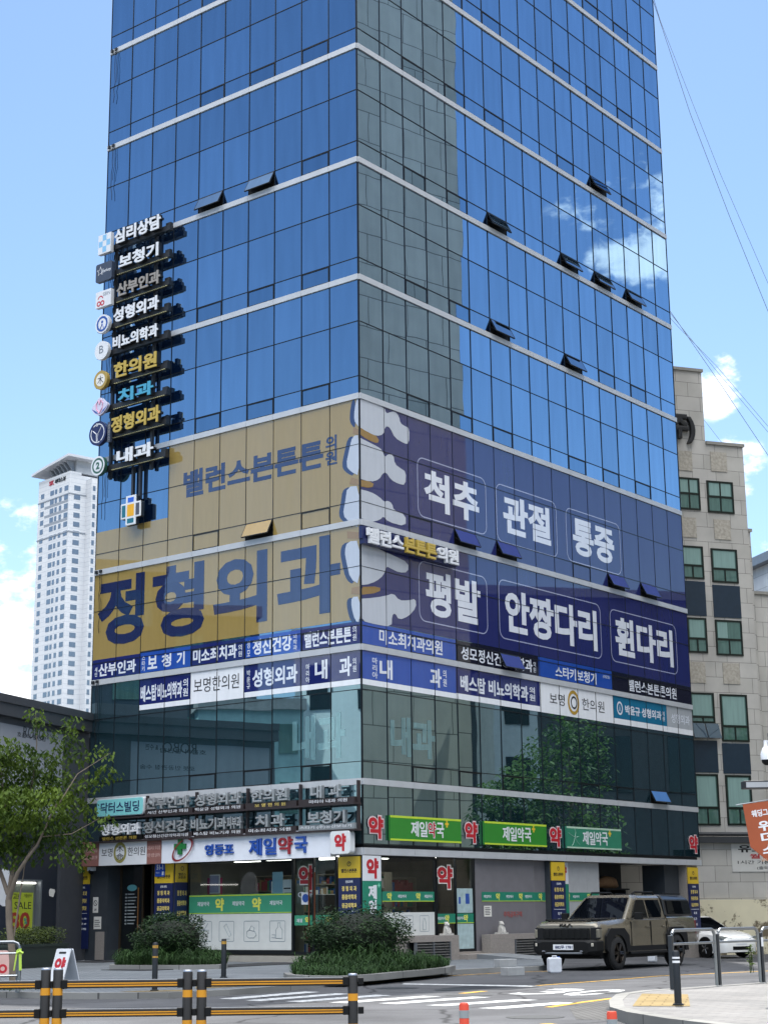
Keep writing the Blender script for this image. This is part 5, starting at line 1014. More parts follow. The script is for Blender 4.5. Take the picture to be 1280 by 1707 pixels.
b = MB(); sec = []
for j in range(9):
    a = j / 8; zz = ztop + 2.6 + 2.4 * a ** .8; sec.append([(-1.5 + a * (Wf + 3.5), -2.0, zz), (-1.5 + a * (Wf + 3.5), 16, zz), (-1.5 + a * (Wf + 3.5), 16, zz + .8), (-1.5 + a * (Wf + 3.5), -2.0, zz + .8)])
b.loft(sec); b.build('roof', pm('canopy_grey', '#c6cacf', .6), tw)
b = MB(); b.box(5, Wf - .5, 2.5, 14, ztop + .901, ztop + 5.6); b.build('penthouse', pm('penthouse_grey', '#a9adb2', .7), tw)
for j in range(6): b = MB(); x = 5.4 + 2.2 * j; b.add([(x, -.6, ztop + 4.6), (x + .6, -.6, ztop + 4.6), (x + .6, 2.4, ztop + 1), (x, 2.4, ztop + 1), (x, 2.45, ztop + 4.9), (x + .6, 2.45, ztop + 4.9)], [(0, 1, 2, 3), (0, 4, 5, 1), (0, 3, 4), (1, 5, 2)]); b.build('bracket', TWG, tw)
b = MB(); tx(b, 'SK', 6.5, 9.3, ztop - 1.6, ztop - .2, -.2, .2, .03); b.build('logo', RED, tw); b = MB(); tx(b, '리더스뷰', 9.9, 16.2, ztop - 1.6, ztop - .2, -.2, .2, .02); b.build('lettering', DARK, tw)

# ================================================================== buildings across the streets, met only as reflections
def block(name, lab, loc, rz, w, d, h, m, wm_, cols, rows, ww=.6, wh=.5):
    t = thing(name, lab, 'building', loc, rz); b = MB(); b.box(0, w, 0, d, 0, h); b.build('wall', m, t); b = MB(); b.box(-.15, w + .15, -.15, d + .15, h + .003, h + .5); b.build('roof', CONC, t)
    if cols:
        k = 0
        for r in range(rows):
            for c in range(cols):
                k += 1
                if k > 60: break
                f = MB(); x = w * (c + .5) / cols; z = h * (r + .5) / rows; f.box(x - w / cols * ww / 2, x + w / cols * ww / 2, -.05, .05, z - h / rows * wh / 2, z + h / rows * wh / 2); f.build('window', wm_, t)
    return t
GRID = paving('grey_panel_tower', '#ada699', '#a8a194', '#6a655d', 1, 2.6, 1.75, 0, .03, .7, axis=(R(-90), 0, 0), var=.05)
block('grey_panel_tower', 'tall grey panelled tower across the side street, mirrored in the right front', (36.6, 61.2, 0), R(-90) - .42, 26, 22, 66, GRID, None, 0, 0)
block('dark_low_block', 'low dark block behind the street trees across the side street', (42, 90, 0), R(-90), 28, 14, 19, pm('dark_brick', '#3b3a3c', .8, var=.2), pm('dark_pane', '#15191f', .1, .3), 5, 3)
block('pale_low_block', 'low pale block with one large window across the side street', (33, 63.6, 0), R(-90), 2.3, 3, 13, pm('pale_block', '#b5b8b8', .7), pm('dark_pane', '#15191f', .1, .3), 1, 4)
block('slate_block', 'slate grey tower across the main street, mirrored in the left front', (-29, 49.6, 0), R(90), 14, 12, 16.6, pm('slate_wall', '#333b48', .7, var=.15), BP, 5, 5)
block('lower_slate_block', 'lower slate wing beside the slate tower across the main street', (-28.6, 45.4, 0), R(90), 4.19, 12, 14.6, pm('slate_wall', '#333b48', .7, var=.15), BP, 2, 4)
block('bright_office_block', 'pale office block with dark windows mirrored beside the tower corner', (-26.0, 37.3, 0), R(119), 7.2, 9, 13.8, pm('bright_render', '#d8e4e6', .7, var=.05), pm('dark_pane', '#15191f', .1, .3), 3, 3, .4, .45)
block('teal_glass_block', 'low teal block mirrored in the left second-floor glass', (-27, 43.7, 0), R(90), 4.6, 1.4, 10.2, pm('teal_facade', '#8fb0b2', .5, var=.1), BP, 4, 4, .7, .5)
# ================================================================== trees and shrubs
def leaf_cloud(mb, blobs, n, size, droop=.5, rnd=None, aspect=.45, squash=.5):
    """leaf-sized faces in clusters through ellipsoids; blobs: (x,y,z,rx,ry,rz)"""
    tot = sum(q[3] * q[4] * q[5] for q in blobs) or 1
    for q in blobs:
        for _ in range(max(1, int(n * q[3] * q[4] * q[5] / tot))):
            while True:
                v = Vector((rnd.uniform(-1, 1), rnd.uniform(-1, 1), rnd.uniform(-1, 1)))
                if v.length <= 1 and v.length > rnd.random() * .95: break
            c = Vector((q[0] + v.x * q[3], q[1] + v.y * q[4], q[2] + v.z * q[5]))
            k = size * rnd.uniform(.6, 1.25); a = rnd.uniform(0, 6.283)
            d = Vector((math.cos(a), math.sin(a), -droop + rnd.uniform(-.5, .45))).normalized(); s = d.cross(Vector((rnd.uniform(-squash, squash), rnd.uniform(-squash, squash), 1))).normalized()
            up = s.cross(d); w = k * aspect * .5
            mb.add([c, c + d * k * .45 + s * w - up * k * .04, c + d * k - up * k * .12, c + d * k * .45 - s * w - up * k * .04], [(0, 1, 2, 3)])
LEAF1 = leafmat('street_tree_leaf', '#30461a', '#5d722a', 1.6, .4); LEAF2 = leafmat('hedge_leaf', '#1a2c1b', '#2a4020', 3, .15); LEAF3 = leafmat('liriope_blade', '#20331a', '#36502a', 3, .2); LEAF4 = leafmat('garden_tree_leaf', '#2c4422', '#566f38', .8, .4)
BARK = pm('bark', '#6e6357', .9, var=.25, scale=9, bump=.5, sc=(1, 1, .4))
def tree(name, lab, base, limbs, blobs, n, size, leaf, group=None, rnd=None, droop=.6):
    t = thing(name, lab, 'tree', base, 0, group); b = MB()
    for pts, r in limbs: b.tube(pts, [q * (.78 if name == 'street_tree' else 1) for q in r], 9)
    b.build('trunk', BARK, t, smooth=True); c = MB(); leaf_cloud(c, blobs, n, size, droop, rnd); c.build('crown', leaf, t); return t
rn = random.Random(3)
tb = ground(24, 1648, .1)
def tl(x, y, dy=0): p = at(x, y, tb.y + dy); return (p.x - tb.x, p.y - tb.y, p.z - tb.z)
limbs = [([(0, 0, -.05), tl(22, 1600), tl(16, 1540), tl(15, 1500)], [.12, .09, .085, .085]), ([tl(15, 1502), tl(20, 1460), tl(28, 1425, .2), tl(40, 1380, .3), tl(55, 1300, .3)], [.08, .06, .05, .04, .02]), ([tl(15, 1500), tl(30, 1455, -.2), tl(50, 1425, -.3), tl(62, 1410, -.3), tl(95, 1340, -.4)], [.07, .05, .04, .035, .015]),
         ([tl(14, 1490), tl(2, 1455, .1), tl(-15, 1420, .2), tl(-30, 1360, .3)], [.06, .05, .04, .02]), ([tl(24, 1560), tl(36, 1480, -.1), tl(44, 1430, -.1), tl(75, 1380, .3)], [.025, .022, .02, .01]), ([tl(30, 1420, .2), tl(8, 1340, .1), tl(0, 1260, 0)], [.04, .03, .01]), ([tl(55, 1310, .3), tl(62, 1240, .2), tl(60, 1185, .1)], [.02, .014, .006]), ([tl(80, 1370, -.3), tl(130, 1290, -.2), tl(185, 1255, -.1)], [.02, .012, .005]), ([tl(70, 1395, -.3), tl(120, 1390, -.2), tl(165, 1365, -.1)], [.018, .012, .005])]
bl = []
def bp_(x, y, r, dy=0, k=1): p = tl(x, y, dy); bl.append((p[0], p[1], p[2], r, r * 1.1, r * rn.uniform(.7, 1.05) * k))
for x, y, r, dy in ((60, 1190, .22, 0), (72, 1210, .2, .2), (40, 1260, .34, .1), (10, 1250, .36, 0), (-20, 1270, .5, 0), (75, 1265, .3, 0), (108, 1225, .3, .1), (122, 1205, .2, 0), (130, 1240, .2, .1), (100, 1260, .3, .3), (20, 1300, .5, .4), (60, 1310, .48, .5), (100, 1310, .4, .2), (140, 1262, .22, 0), (168, 1252, .2, 0), (185, 1258, .13, 0), (30, 1345, .5, -.4), (75, 1350, .5, -.3), (118, 1345, .36, 0), (150, 1305, .26, 0), (175, 1290, .22, 0), (195, 1290, .16, 0), (10, 1390, .42, 0), (45, 1392, .42, .3), (90, 1395, .36, 0), (125, 1392, .32, .2), (150, 1345, .22, 0), (165, 1370, .2, 0), (185, 1365, .15, 0), (130, 1425, .24, 0), (140, 1405, .2, .1), (20, 1425, .3, 0), (-25, 1340, .6, .2), (-30, 1400, .5, 0), (62, 1430, .2, .1), (100, 1425, .2, -.2), (148, 1410, .14, 0), (135, 1450, .12, 0)): bp_(x, y, r, dy)
tree('street_tree', 'leafy street tree with forked pale trunk at the left picture edge', tb, limbs, bl, 8800, .12, LEAF1, rnd=rn, droop=.8)
def shrub(lab, c, rx, ry, h, n, seed, size=.07, leaf=None, grp='clipped shrubs'):
    r = random.Random(seed); t = thing('shrub', lab, 'shrub', c, r.uniform(0, 3), grp); t.rotation_euler = (0, 0, 0)
    b = MB()
    for _ in range(9): a = r.uniform(0, 6.28); q = r.uniform(.2, .8); b.tube([(r.uniform(-.15, .15), r.uniform(-.15, .15), 0), (rx * q * .5 * math.cos(a), ry * q * .5 * math.sin(a), h * .4), (rx * q * math.cos(a), ry * q * math.sin(a), h * .75)], [.02, .015, .008], 5)
    b.build('stems', BARK, t)
    bl = [(0, 0, h * .45, rx * .85, ry * .85, h * .46)]
    for _ in range(26):
        a = r.uniform(0, 6.28); e = r.uniform(-.2, 1); q = math.sqrt(max(0, 1 - e * e)); bl.append((rx * .72 * q * math.cos(a), ry * .72 * q * math.sin(a), h * .5 + h * .36 * e, rx * .3, ry * .3, h * .17))
    m = MB(); leaf_cloud(m, bl, n, size, .0, r, .5, 1.5); m.build('foliage', leaf or LEAF2, t)
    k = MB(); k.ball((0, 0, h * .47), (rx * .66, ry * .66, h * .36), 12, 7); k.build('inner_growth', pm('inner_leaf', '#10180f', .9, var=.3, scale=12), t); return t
def planter(name, lab, front, back, z, stuff_n, seed, kw=.16, ctr=(0, 0)):
    mb = MB(); f2 = offset(front, kw)
    for i in range(len(front) - 1): mb.prism([front[i], front[i + 1], f2[i + 1], f2[i]], .09, z)
    tag(mb.build(name, KERB), lab, 'kerb'); 
    poly = f2 + back; m = MB(); m.prism(poly, .08, z - .04); tag(m.build('planter_soil', pm('soil', '#3a3026', .95, var=.3)), kind='structure')
    r = random.Random(seed); g = MB(); xs = [p[0] for p in poly]; ys = [p[1] for p in poly]; n = 0
    def inside(x, y):
        c = False; j = len(poly) - 1
        for i in range(len(poly)):
            if (poly[i][1] > y) != (poly[j][1] > y) and x < (poly[j][0] - poly[i][0]) * (y - poly[i][1]) / (poly[j][1] - poly[i][1]) + poly[i][0]: c = not c
            j = i
        return c
    while n < stuff_n:
        x, y = r.uniform(min(xs), max(xs)), r.uniform(min(ys), max(ys))
        if not inside(x, y): continue
        n += 1; a = r.uniform(0, 6.28); q_ = math.hypot(x - ctr[0], y - ctr[1]); l = r.uniform(.2, .45) * max(.55, 1.75 - .55 * q_) * (1 + .4 * math.sin(x * 7) * math.cos(y * 5)); d = Vector((math.cos(a), math.sin(a), 0)); s = Vector((-d.y, d.x, 0)) * .01; p = Vector((x, y, z - .05))
        q1 = p + d * l * .3 + Vector((0, 0, l * .75)); q2 = p + d * l * .8 + Vector((0, 0, l * .55)); g.add([p - s, p + s, q1 + s, q1 - s, q2], [(0, 1, 2, 3), (3, 2, 4)])
    tag(g.build('ground_cover', LEAF3), kind='stuff')
pA = [(-7.3, 45.0), (-7.2, 44.2), (-6.2, 43.6), (-5.0, 43.3), (-4.3, 43.5), (-4.15, 44.2)]
planter('planter_kerb', 'curved granite planter kerb under the left round shrub', pA, [(-4.3, 45.6), (-5.6, 46.6), (-7.2, 46.8)], .21, 4600, 5, ctr=(-5.75, 45.0))
pB = [(-2.25, 36.6), (-2.1, 35.3), (-1.7, 34.6), (-.9, 34.2), (-.3, 35.0), (.3, 36.4), (.85, 37.6), (1.35, 39.0), (1.55, 40.2)]
planter('planter_kerb', 'long curved granite planter kerb under the big right shrub', pB, [(1.5, 42.8), (-.3, 43.6), (-2.0, 40.5)], .22, 8500, 6, ctr=(-.55, 38.4))
shrub('round dark green shrub in the left planter before the entrance', (-5.75, 45.0, .2), 1.2, 1.05, 1.35, 9500, 11)
p = at(600, 1590, 39.2); shrub('big dark green shrub in the corner planter before the shop', (p.x, 39.2, .2), 1.3, 1.3, 1.5, 11500, 12)
p = ground(88, 1612, .1); t = thing('box_planter', 'dark green planter box with a low clipped hedge by the dark wall', 'planter', (-9.75, 46.8, .1), R(71)); b = MB(); b.box(-1.3, 1.3, -.35, .35, 0, .55); b.box(-1.34, 1.34, -.39, .39, .551, .62); b.build('box', pm('planter_green', '#18241f', .5), t)
h_ = MB(); r_ = random.Random(8); leaf_cloud(h_, [(x, 0, .82, .42, .42, .28) for x in (-1.0, -.5, 0, .5, 1.0)], 4200, .06, 0, r_, .5, 1.5); h_.build('hedge_foliage', leafmat('planter_hedge_leaf', '#2a3818', '#4a5526', 3, .2), t)
for i, (x, y, h, s) in enumerate(((17.6, 57.4, 7.4, 2.2), (20.5, 60.6, 10.0, 3.0), (34.5, 78.5, 6.0, 2.0))):
    r = random.Random(20 + i); bl = []
    for _ in range(30): a = r.uniform(0, 6.28); e = r.uniform(-1, 1); q = math.sqrt(1 - e * e) * r.uniform(.4, 1); bl.append((s * .8 * q * math.cos(a), s * .8 * q * math.sin(a), h * .62 + h * .32 * e, s * .36, s * .36, h * .09))
    if x < 18: x += 1.0
    tree('garden_tree', f'{["bushy", "taller", "small"][i]} green tree across the side street, mirrored in the right front glass', (x, y, gz(x, y)), [([(0, 0, -.1), (.1, 0, h * .35), (0, .1, h * .6), (.1, .1, h * .85)], [.2, .16, .1, .04])] + [([(0, 0, h * .35), (s * .5 * math.cos(k * 1.6), s * .5 * math.sin(k * 1.6), h * .62)], [.09, .03]) for k in range(4)], bl, 5200, .3, LEAF4, 'street trees across the side street', r, .4)
t = thing('weed', 'thin green weed growing through the island kerb by the guard rail', 'weed', ground(1253, 1622, .15)); b = MB(); r_ = random.Random(9)
for j in range(4): x = r_.uniform(-.04, .04); b.tube([(x, 0, 0), (x + r_.uniform(-.05, .05), 0, .32 + .08 * j)], .006, 4)
leaf_cloud(b, [(0, 0, .2 + .1 * j, .07, .07, .08) for j in range(4)], 120, .07, .2, r_); b.build('foliage', LEAF1, t)
r_ = random.Random(10); g = MB(); c0 = tb
for _ in range(500):
    x, y = c0.x + r_.gauss(0, .35), c0.y + r_.gauss(0, .3); a = r_.uniform(0, 6.28); l = r_.uniform(.05, .16); g.add([(x, y, .1), (x + .02, y, .1), (x + math.cos(a) * l * .6, y + math.sin(a) * l * .6, .1 + l)], [(0, 1, 2)])
tag(g.build('tree_pit_grass', LEAF1), kind='stuff')

# ================================================================== street furniture
RK = pm('guard_rubber', '#1d1b1a', .55, var=.15); RYL = pm('reflective_amber', '#c98a1d', .35, var=.05); ALU = pm('cap_and_highlight_metal', '#a9adb5', .3, .8)
YR = 17.3
def rail_post(px, py, lab):
    p = at(px, py, YR); t = thing('guard_rail_post', lab, 'post', (p.x, YR, 0), 0, 'black and amber guard rail posts'); h = p.z
    b = MB(); b.lathe([(0, 0), (.05, 0), (.05, h - .01), (.046, h)], 20); b.lathe([(.046, h), (.0, h + .004)], 20); b.build('post', RK, t, smooth=True)
    for z in (h - .18, h - .47, h - .76): b = MB(); b.lathe([(.0508, z - .07), (.0508, z)], 20); b.build('reflective_band', RYL, t, smooth=True)
    b = MB(); b.lathe([(.0, h + .016), (.042, h + .014), (.0475, h + .004), (.0475, h - .012)], 20); b.build('cap', ALU, t, smooth=True); return p
posts = [rail_post(77.5, 1616, 'amber banded guard rail post, first of the left pair'), rail_post(98, 1616, 'amber banded guard rail post, second of the left pair'), rail_post(313.5, 1619, 'amber banded guard rail post, first of the middle pair'), rail_post(337, 1619, 'amber banded guard rail post, second of the middle pair'), rail_post(588, 1625, 'single amber banded guard rail post left of the red delineators'), rail_post(-148, 1613, 'guard rail post just outside the left picture edge')]
def rail(x0, x1, lab):
    zt = posts[2].z; t = thing('guard_rail', lab, 'guard rail', (x0, YR, 0), 0, 'black and amber guard rails'); w = x1 - x0
    for z in (zt - .115, zt - .395):
        b = MB(); b.mat(RK); b.box(.02, w - .02, -.03, .03, z - .038, z + .038); o = b.build('beam', RK, t, bevel=.008)
        b = MB(); b.box(.03, w - .03, -.034, -.0305, z + .002, z + .014); b.box(.03, w - .03, -.034, -.0305, z - .022, z - .008); b.build('amber_stripe', RYL, o)
        b = MB(); b.box(.03, w - .03, -.024, .024, z + .0385, z + .041); b.build('top_highlight', ALU, o)  # pale strip puts the highlight on the beam's top edge into colour
        for x in (-.01, w - .05): b = MB(); b.box(x, x + .06, -.042, .042, z - .042, z + .0455); b.build('bracket', BLACK, o, bevel=.006)
rail(posts[5].x + .05, posts[0].x - .05, 'black and amber guard rail running off the left picture edge'); rail(posts[1].x + .05, posts[2].x - .05, 'black and amber guard rail between the left and middle post pairs'); rail(posts[3].x + .05, posts[4].x - .05, 'black and amber guard rail between the middle pair and the single post')
t = thing('rail_connector', 'short bolted rail stubs joining the paired guard rail posts', 'connector', (posts[0].x, YR, 0))
for a, e in ((posts[0].x, posts[1].x), (posts[2].x, posts[3].x), (posts[4].x, posts[4].x + .13)):
    for z in (posts[2].z - .115, posts[2].z - .395): b = MB(); b.box(a - posts[0].x + .052, e - posts[0].x - .052 + (.03 if e - a < .135 and a == posts[4].x else 0), -.028, .028, z - .034, z + .034); b.build('stub', BLACK, t, bevel=.005)
def bollard(loc, h, r, lab, style):
    t = thing('bollard', lab, 'bollard', loc, 0, 'dark steel bollards'); b = MB(); b.lathe([(r * 1.5, 0), (r * 1.5, .02), (r, .03), (r, h), (r * .8, h + .02), (0, h + .025)], 22); b.build('post', pm('bollard_black', '#1b1e22', .4, .2), t, smooth=True)
    for z, q, m in style: b = MB(); b.lathe([(r + .002, h - z - q), (r + .002, h - z)], 22); b.build('reflective_band', m, t, smooth=True)
DUL = pm('worn_amber', '#a07a2c', .5, var=.35, scale=30)
p = ground(1130, 1676, .15); bollard(p, .70, .05, 'dark bollard with two white bands on the sunlit island', [(.06, .025, WHITE), (.11, .03, WHITE)])
p = ground(258, 1652, .1); bollard(p, .83, .052, 'dark bollard with worn amber bands before the left shrub', [(.03, .05, DUL), (.22, .03, DUL)])
p = ground(373, 1630, .1); bollard(p, .80, .056, 'dark bollard with worn amber band before the shop step', [(.03, .06, DUL)])
ORG = pm('delineator_orange', '#c7432a', .5, var=.06); RFL = pm('delineator_reflector', '#9aa0a2', .35, .4)
def delin(x, y, d, lab):
    p = at(x, y, d); t = thing('delineator_post', lab, 'post', (p.x, d, 0), 0, 'orange delineator posts'); h = p.z; b = MB(); b.lathe([(.09, 0), (.09, .02), (.037, .05), (.035, h - .015), (.03, h)], 18); b.lathe([(.03, h), (0, h + .003)], 18); b.build('post', ORG, t, smooth=True)
    for z in (h - .05, h - .19): b = MB(); b.lathe([(.0365, z - .055), (.0365, z)], 18); b.build('reflector', RFL, t, smooth=True)
delin(773, 1672, 12.6, 'orange delineator post standing in the road, nearer the crosswalk'); delin(1019, 1686, 11.8, 'orange delineator post by the island kerb')
GALV = pm('hoop_steel', '#8e9295', .3, .9, var=.06)
hp = [ground(1121, 1649, .15), ground(1198, 1642, .15), ground(1271, 1637, .15)]; hp.append(hp[2] + (hp[2] - hp[1]))
zr = at(1160, 1550, (hp[0].y + hp[1].y) / 2).z - .15
for i, lab in enumerate(('galvanised hoop guard rail nearest the white banded bollard', 'galvanised hoop guard rail in front of the white car', 'galvanised hoop guard rail at the right picture edge')):
    a, e = hp[i], hp[i + 1]; d = e - a; t = thing('hoop_guard_rail', lab, 'guard rail', a, math.atan2(d.y, d.x), 'galvanised hoop guard rails'); w = d.length - .08; r = .12
    pts = [(.04, 0, 0), (.04, 0, zr - r)] + [(.04 + r - r * math.cos(k * .314), 0, zr - r + r * math.sin(k * .314)) for k in range(1, 6)] + [(w - r + r * math.sin(k * .314), 0, zr - r + r * math.cos(k * .314)) for k in range(0, 5)] + [(w, 0, zr - r), (w, 0, 0)]
    b = MB(); b.tube(pts, .028, 10); b.build('hoop', GALV, t, smooth=True); b = MB(); b.tube([(.05, 0, zr - .22), (w - .01, 0, zr - .22)], .02, 8); b.build('mid_rail', GALV, t, smooth=True)
    b = MB(); b.box(-.035, .03, -.035, .035, 0, zr - .08); b.build('post', pm('post_dark_grey', '#33373c', .4, .5), t, bevel=.008)
    if i == 2: b = MB(); b.box(-.036, .031, -.04, -.0352, zr - .32, zr - .16); b.build('plate', WHITE, t)
p = ground(31, 1655, .1); t = thing('hoop_guard_rail', 'grey hoop guard rail tied with lime tape at the left picture edge', 'guard rail', p, R(8)); zz = at(25, 1570, p.y).z - .1
b = MB(); b.tube([(-1.6, 0, zz), (-.12, 0, zz), (-.04, 0, zz - .03), (0, 0, zz - .12), (0, 0, .02)], .03, 9); b.build('hoop', GALV, t, smooth=True); b = MB(); b.tube([(-1.6, 0, zz - .2), (-.03, 0, zz - .2)], .02, 7); b.tube([(-1.6, 0, .3), (-.03, 0, .3)], .02, 7); b.build('mid_rail', GALV, t, smooth=True); b = MB(); b.box(-.06, .03, .04, .12, 0, zz - .2); b.build('post', GREY, t)
b = MB(); b.add([(-.02, -.04, zz - .12), (.03, -.04, zz - .12), (.05, -.045, zz - .5), (.0, -.045, zz - .5), (-.06, -.04, zz - .15), (-.1, -.04, zz - .5), (-.08, -.04, zz - .5)], [(0, 1, 2, 3), (4, 0, 6, 5)]); b.tube([(-.05, -.03, zz - .2), (0, -.045, zz - .17), (.06, -.03, zz - .2)], .025, 6); b.build('tape', pm('lime_tape', '#a9c64a', .5), t)
p = ground(6, 1630, .1); t = thing('floor_sign', 'small pale pink board standing at the foot of the tree', 'sign', p, R(15)); b = MB(); b.rrect(-.5, .12, .02, .6, .08, 0, .05); b.build('board', pm('pale_pink_board', '#c9a39b', .5), t); b = MB(); b.ring(-.02, .2, .05, .1, -.003); b.build('print', RED, t); b = MB(); b.box(-.4, .05, -.1, .2, 0, .02); b.build('foot', GREY, t)
# folding sign
p = ground(107, 1646, .1); t = thing('folding_sign', 'white folding pavement sign with red 약 on its front', 'sign', p, FL.rz + .12); hh = at(107, 1580, p.y).z - .1
def leg_panel(front):
    b = MB(); s = -1 if front else 1; y0 = s * .27
    b.M = Matrix.Translation((0, y0, 0)) @ Matrix.Rotation(math.atan2(s * .25, hh), 4, 'X'); b.rrect(-.18, .18, 0, hh + .02, .03, -.012, .012); return b
m_ = leg_panel(True); m_.build('front_panel', WHITE, t); m_ = leg_panel(False); m_.build('back_panel', pm('sign_back', '#b9bdc4', .5), t)
b = MB(); b.M = leg_panel(True).M; tx(b, '약', -.13, .14, hh * .3, hh * .8, -.018, .004, .05); b.build('lettering', RED, t); b = MB(); b.M = leg_panel(True).M; b.rrect(-.09, .09, hh - .08, hh - .04, .015, -.016, -.0125); b.build('grip', DARK, t); b = MB(); b.tube([(-.2, -.14, hh * .5), (-.2, .14, hh * .5)], .008, 5); b.build('stay', GREY, t)
# water cans by the pickup
CAN = pm('white_can', '#b9bdc4', .4, var=.1, scale=8)
for i, (x, y, lab) in enumerate(((924, 1622, 'white plastic water can in front of the pickup bumper'), (1087, 1603, 'white plastic can under the tail of the pickup'))):
    p = ground(x, y, 0); t = thing('water_can', lab, 'can', (p.x, p.y, gz(p.x, p.y)), .2 + i, 'white water cans'); h = .36; b = MB(); b.rrect(-.16, .16, 0, h, .06, -.11, .11); b.build('body', CAN, t, bevel=.03); b = MB(); b.tube([(-.05, 0, h - .01), (-.05, 0, h + .03), (.06, 0, h + .03), (.06, 0, h - .01)], .014, 6); b.build('handle', CAN, t); b = MB(); b.lathe([(.03, h - .01), (.03, h + .02), (0, h + .02)], 10, c=(.11, 0, 0)); b.build('cap', NAVYB, t)
# lamp mast group at the right edge
mx_ = at(1297, 1400, 24)
t = thing('camera_mast', 'pole with white dome camera and floodlight at the right picture edge', 'mast', (mx_.x, 24, .14)); H = at(1290, 1222, 24).z
b = MB(); b.tube([(0, 0, 0), (0, 0, H - .14)], .06, 12); b.build('pole', pm('mast_grey', '#4b4f54', .4, .5), t, smooth=True)
q = at(1277, 1262, 24); dx = q.x - mx_.x; b = MB(); b.ball((dx, 0, q.z - .19), (.075, .075, .07)); b.build('camera_dome', BLACK, t, smooth=True); b = MB(); b.lathe([(.085, 0), (.085, .09), (.05, .17), (.03, .2), (.03, .28), (0, .28)], 16, c=(dx, 0, q.z - .18)); b.tube([(dx, 0, q.z + .08), (0, 0, q.z + .08)], .02, 6); b.build('camera_housing', WHITE, t, smooth=True)
q = at(1259, 1308, 24); dx = q.x - mx_.x; b = MB(); b.box(dx - .19, dx + .19, -.1, .12, q.z - .2, q.z - .09); b.tube([(dx + .1, 0, q.z - .14), (0, 0, q.z - .14)], .018, 6); b.build('floodlight', DARK, t, bevel=.01); b = MB(); b.box(dx - .16, dx + .16, -.104, -.1005, q.z - .185, q.z - .11); b.build('floodlight_lens', pm('lens_grey', '#9a9ca0', .2), t)
t = thing('street_banner', 'rust orange pennant banner with white words 웨딩그룹 위더스', 'banner', (mx_.x, 23.95, 0)); c = [at(x, y, 23.95) for x, y in ((1237, 1341), (1293, 1333), (1300, 1452), (1250, 1412))]
b = MB(); b.plate([(v.x - mx_.x, v.z) for v in c], -.004, .004); b.build('cloth', pm('rust_cloth', '#93492a', .8, var=.08), t); b = MB(); a = at(1226, 1342, 23.95); e = at(1294, 1331, 23.95); b.tube([(a.x - mx_.x, 0, a.z), (e.x - mx_.x, 0, e.z)], .008, 6); b.build('rod', GREY, t)
b = MB(); b.M = Matrix.Translation((c[0].x - mx_.x, -.006, c[0].z)) @ Matrix.Rotation(R(-7), 4, 'Y'); tx(b, '웨딩그룹', .1, .42, -.2, -.1, 0, .002, .03); tx(b, '위\n더\n스', .16, .38, -.72, -.26, 0, .002, .03); b.build('lettering', WHITE, t); b = MB(); b.M = Matrix.Translation((c[0].x - mx_.x, -.006, c[0].z)) @ Matrix.Rotation(R(-7), 4, 'Y'); tx(b, 'the withus', .12, .4, -.82, -.77, 0, .002, 0); b.build('small_lettering', pm('faded_orange', '#b98a6a', .6), t)
# overhead cables
CB = pm('cable_black', '#4d5762', .6)
def cable(pts, lab, r=.014):
    P = [at(x, y, Y) for x, y, Y in pts]; c0 = P[0]; o = []
    for i in range(len(P) - 1):
        for k in range(8): o.append(P[i].lerp(P[i + 1], k / 8))
    o.append(P[-1]); b = MB(); b.tube([q - c0 for q in o], r, 5); ob = b.build('overhead_cable', CB, None, loc=c0); tag(ob, lab, 'cable', 'overhead cables at the right')
cable([(1040, -140, 66), (1096, 25, 72), (1150, 190, 72), (1215, 360, 72), (1300, 570, 72)], 'steepest overhead cable crossing the sky at the top right')
cable([(1060, -100, 66), (1100, 35, 73), (1200, 290, 73), (1300, 520, 73)], 'upper overhead cable running beside the steepest one', .011)
cable([(1100, 500, 68), (1118, 521, 74), (1200, 640, 74), (1300, 790, 74)], 'lower overhead cable above the stepped roof')
cable([(1100, 505, 68), (1118, 524, 75), (1195, 620, 75), (1300, 745, 75)], 'overhead cable just right of the lower one above the stepped roof', .011)
cable([(1100, 512, 68), (1130, 545, 76), (1195, 612, 76), (1300, 735, 76)], 'rightmost overhead cable of the lower bundle', .011)
cable([(1165, 690, 90), (1200, 735, 90), (1240, 775, 90)], 'short faint cable dropping onto the stepped roof', .011)
# rubbish stored in the open passage
t = fthing(FRt, 14.75, -1.5, 0, 'stored_tarpaulin', 'rolled tan tarpaulin on a rack in the open passage behind the pickup', 'tarpaulin'); b = MB(); b.tube([(0, 0, 2.35), (.6, 0, 2.42), (1.3, .1, 2.4), (1.8, .2, 2.3)], [.1, .22, .2, .05], 9); b.build('roll', pm('tan_tarp', '#8d6a4c', .8, var=.2), t, smooth=True); b = MB()
for x in (.2, 1.5): b.box(x, x + .05, -.3, .3, -.2, 2.2)
b.box(.0, 1.8, -.3, .3, 2.15, 2.2); b.build('rack', DARK, t)
t = fthing(FRt, 17.9, .35, -.27, 'leaning_board', 'narrow pale board leaning on the end pillar beside the white car', 'board'); b = MB(); b.M = Matrix.Rotation(R(8), 4, 'Y'); b.box(1.6, 1.75, -.1, -.05, -.2, 1.0); b.box(1.5, 1.58, -.12, -.06, -.2, .9); b.build('board', CREAM, t)
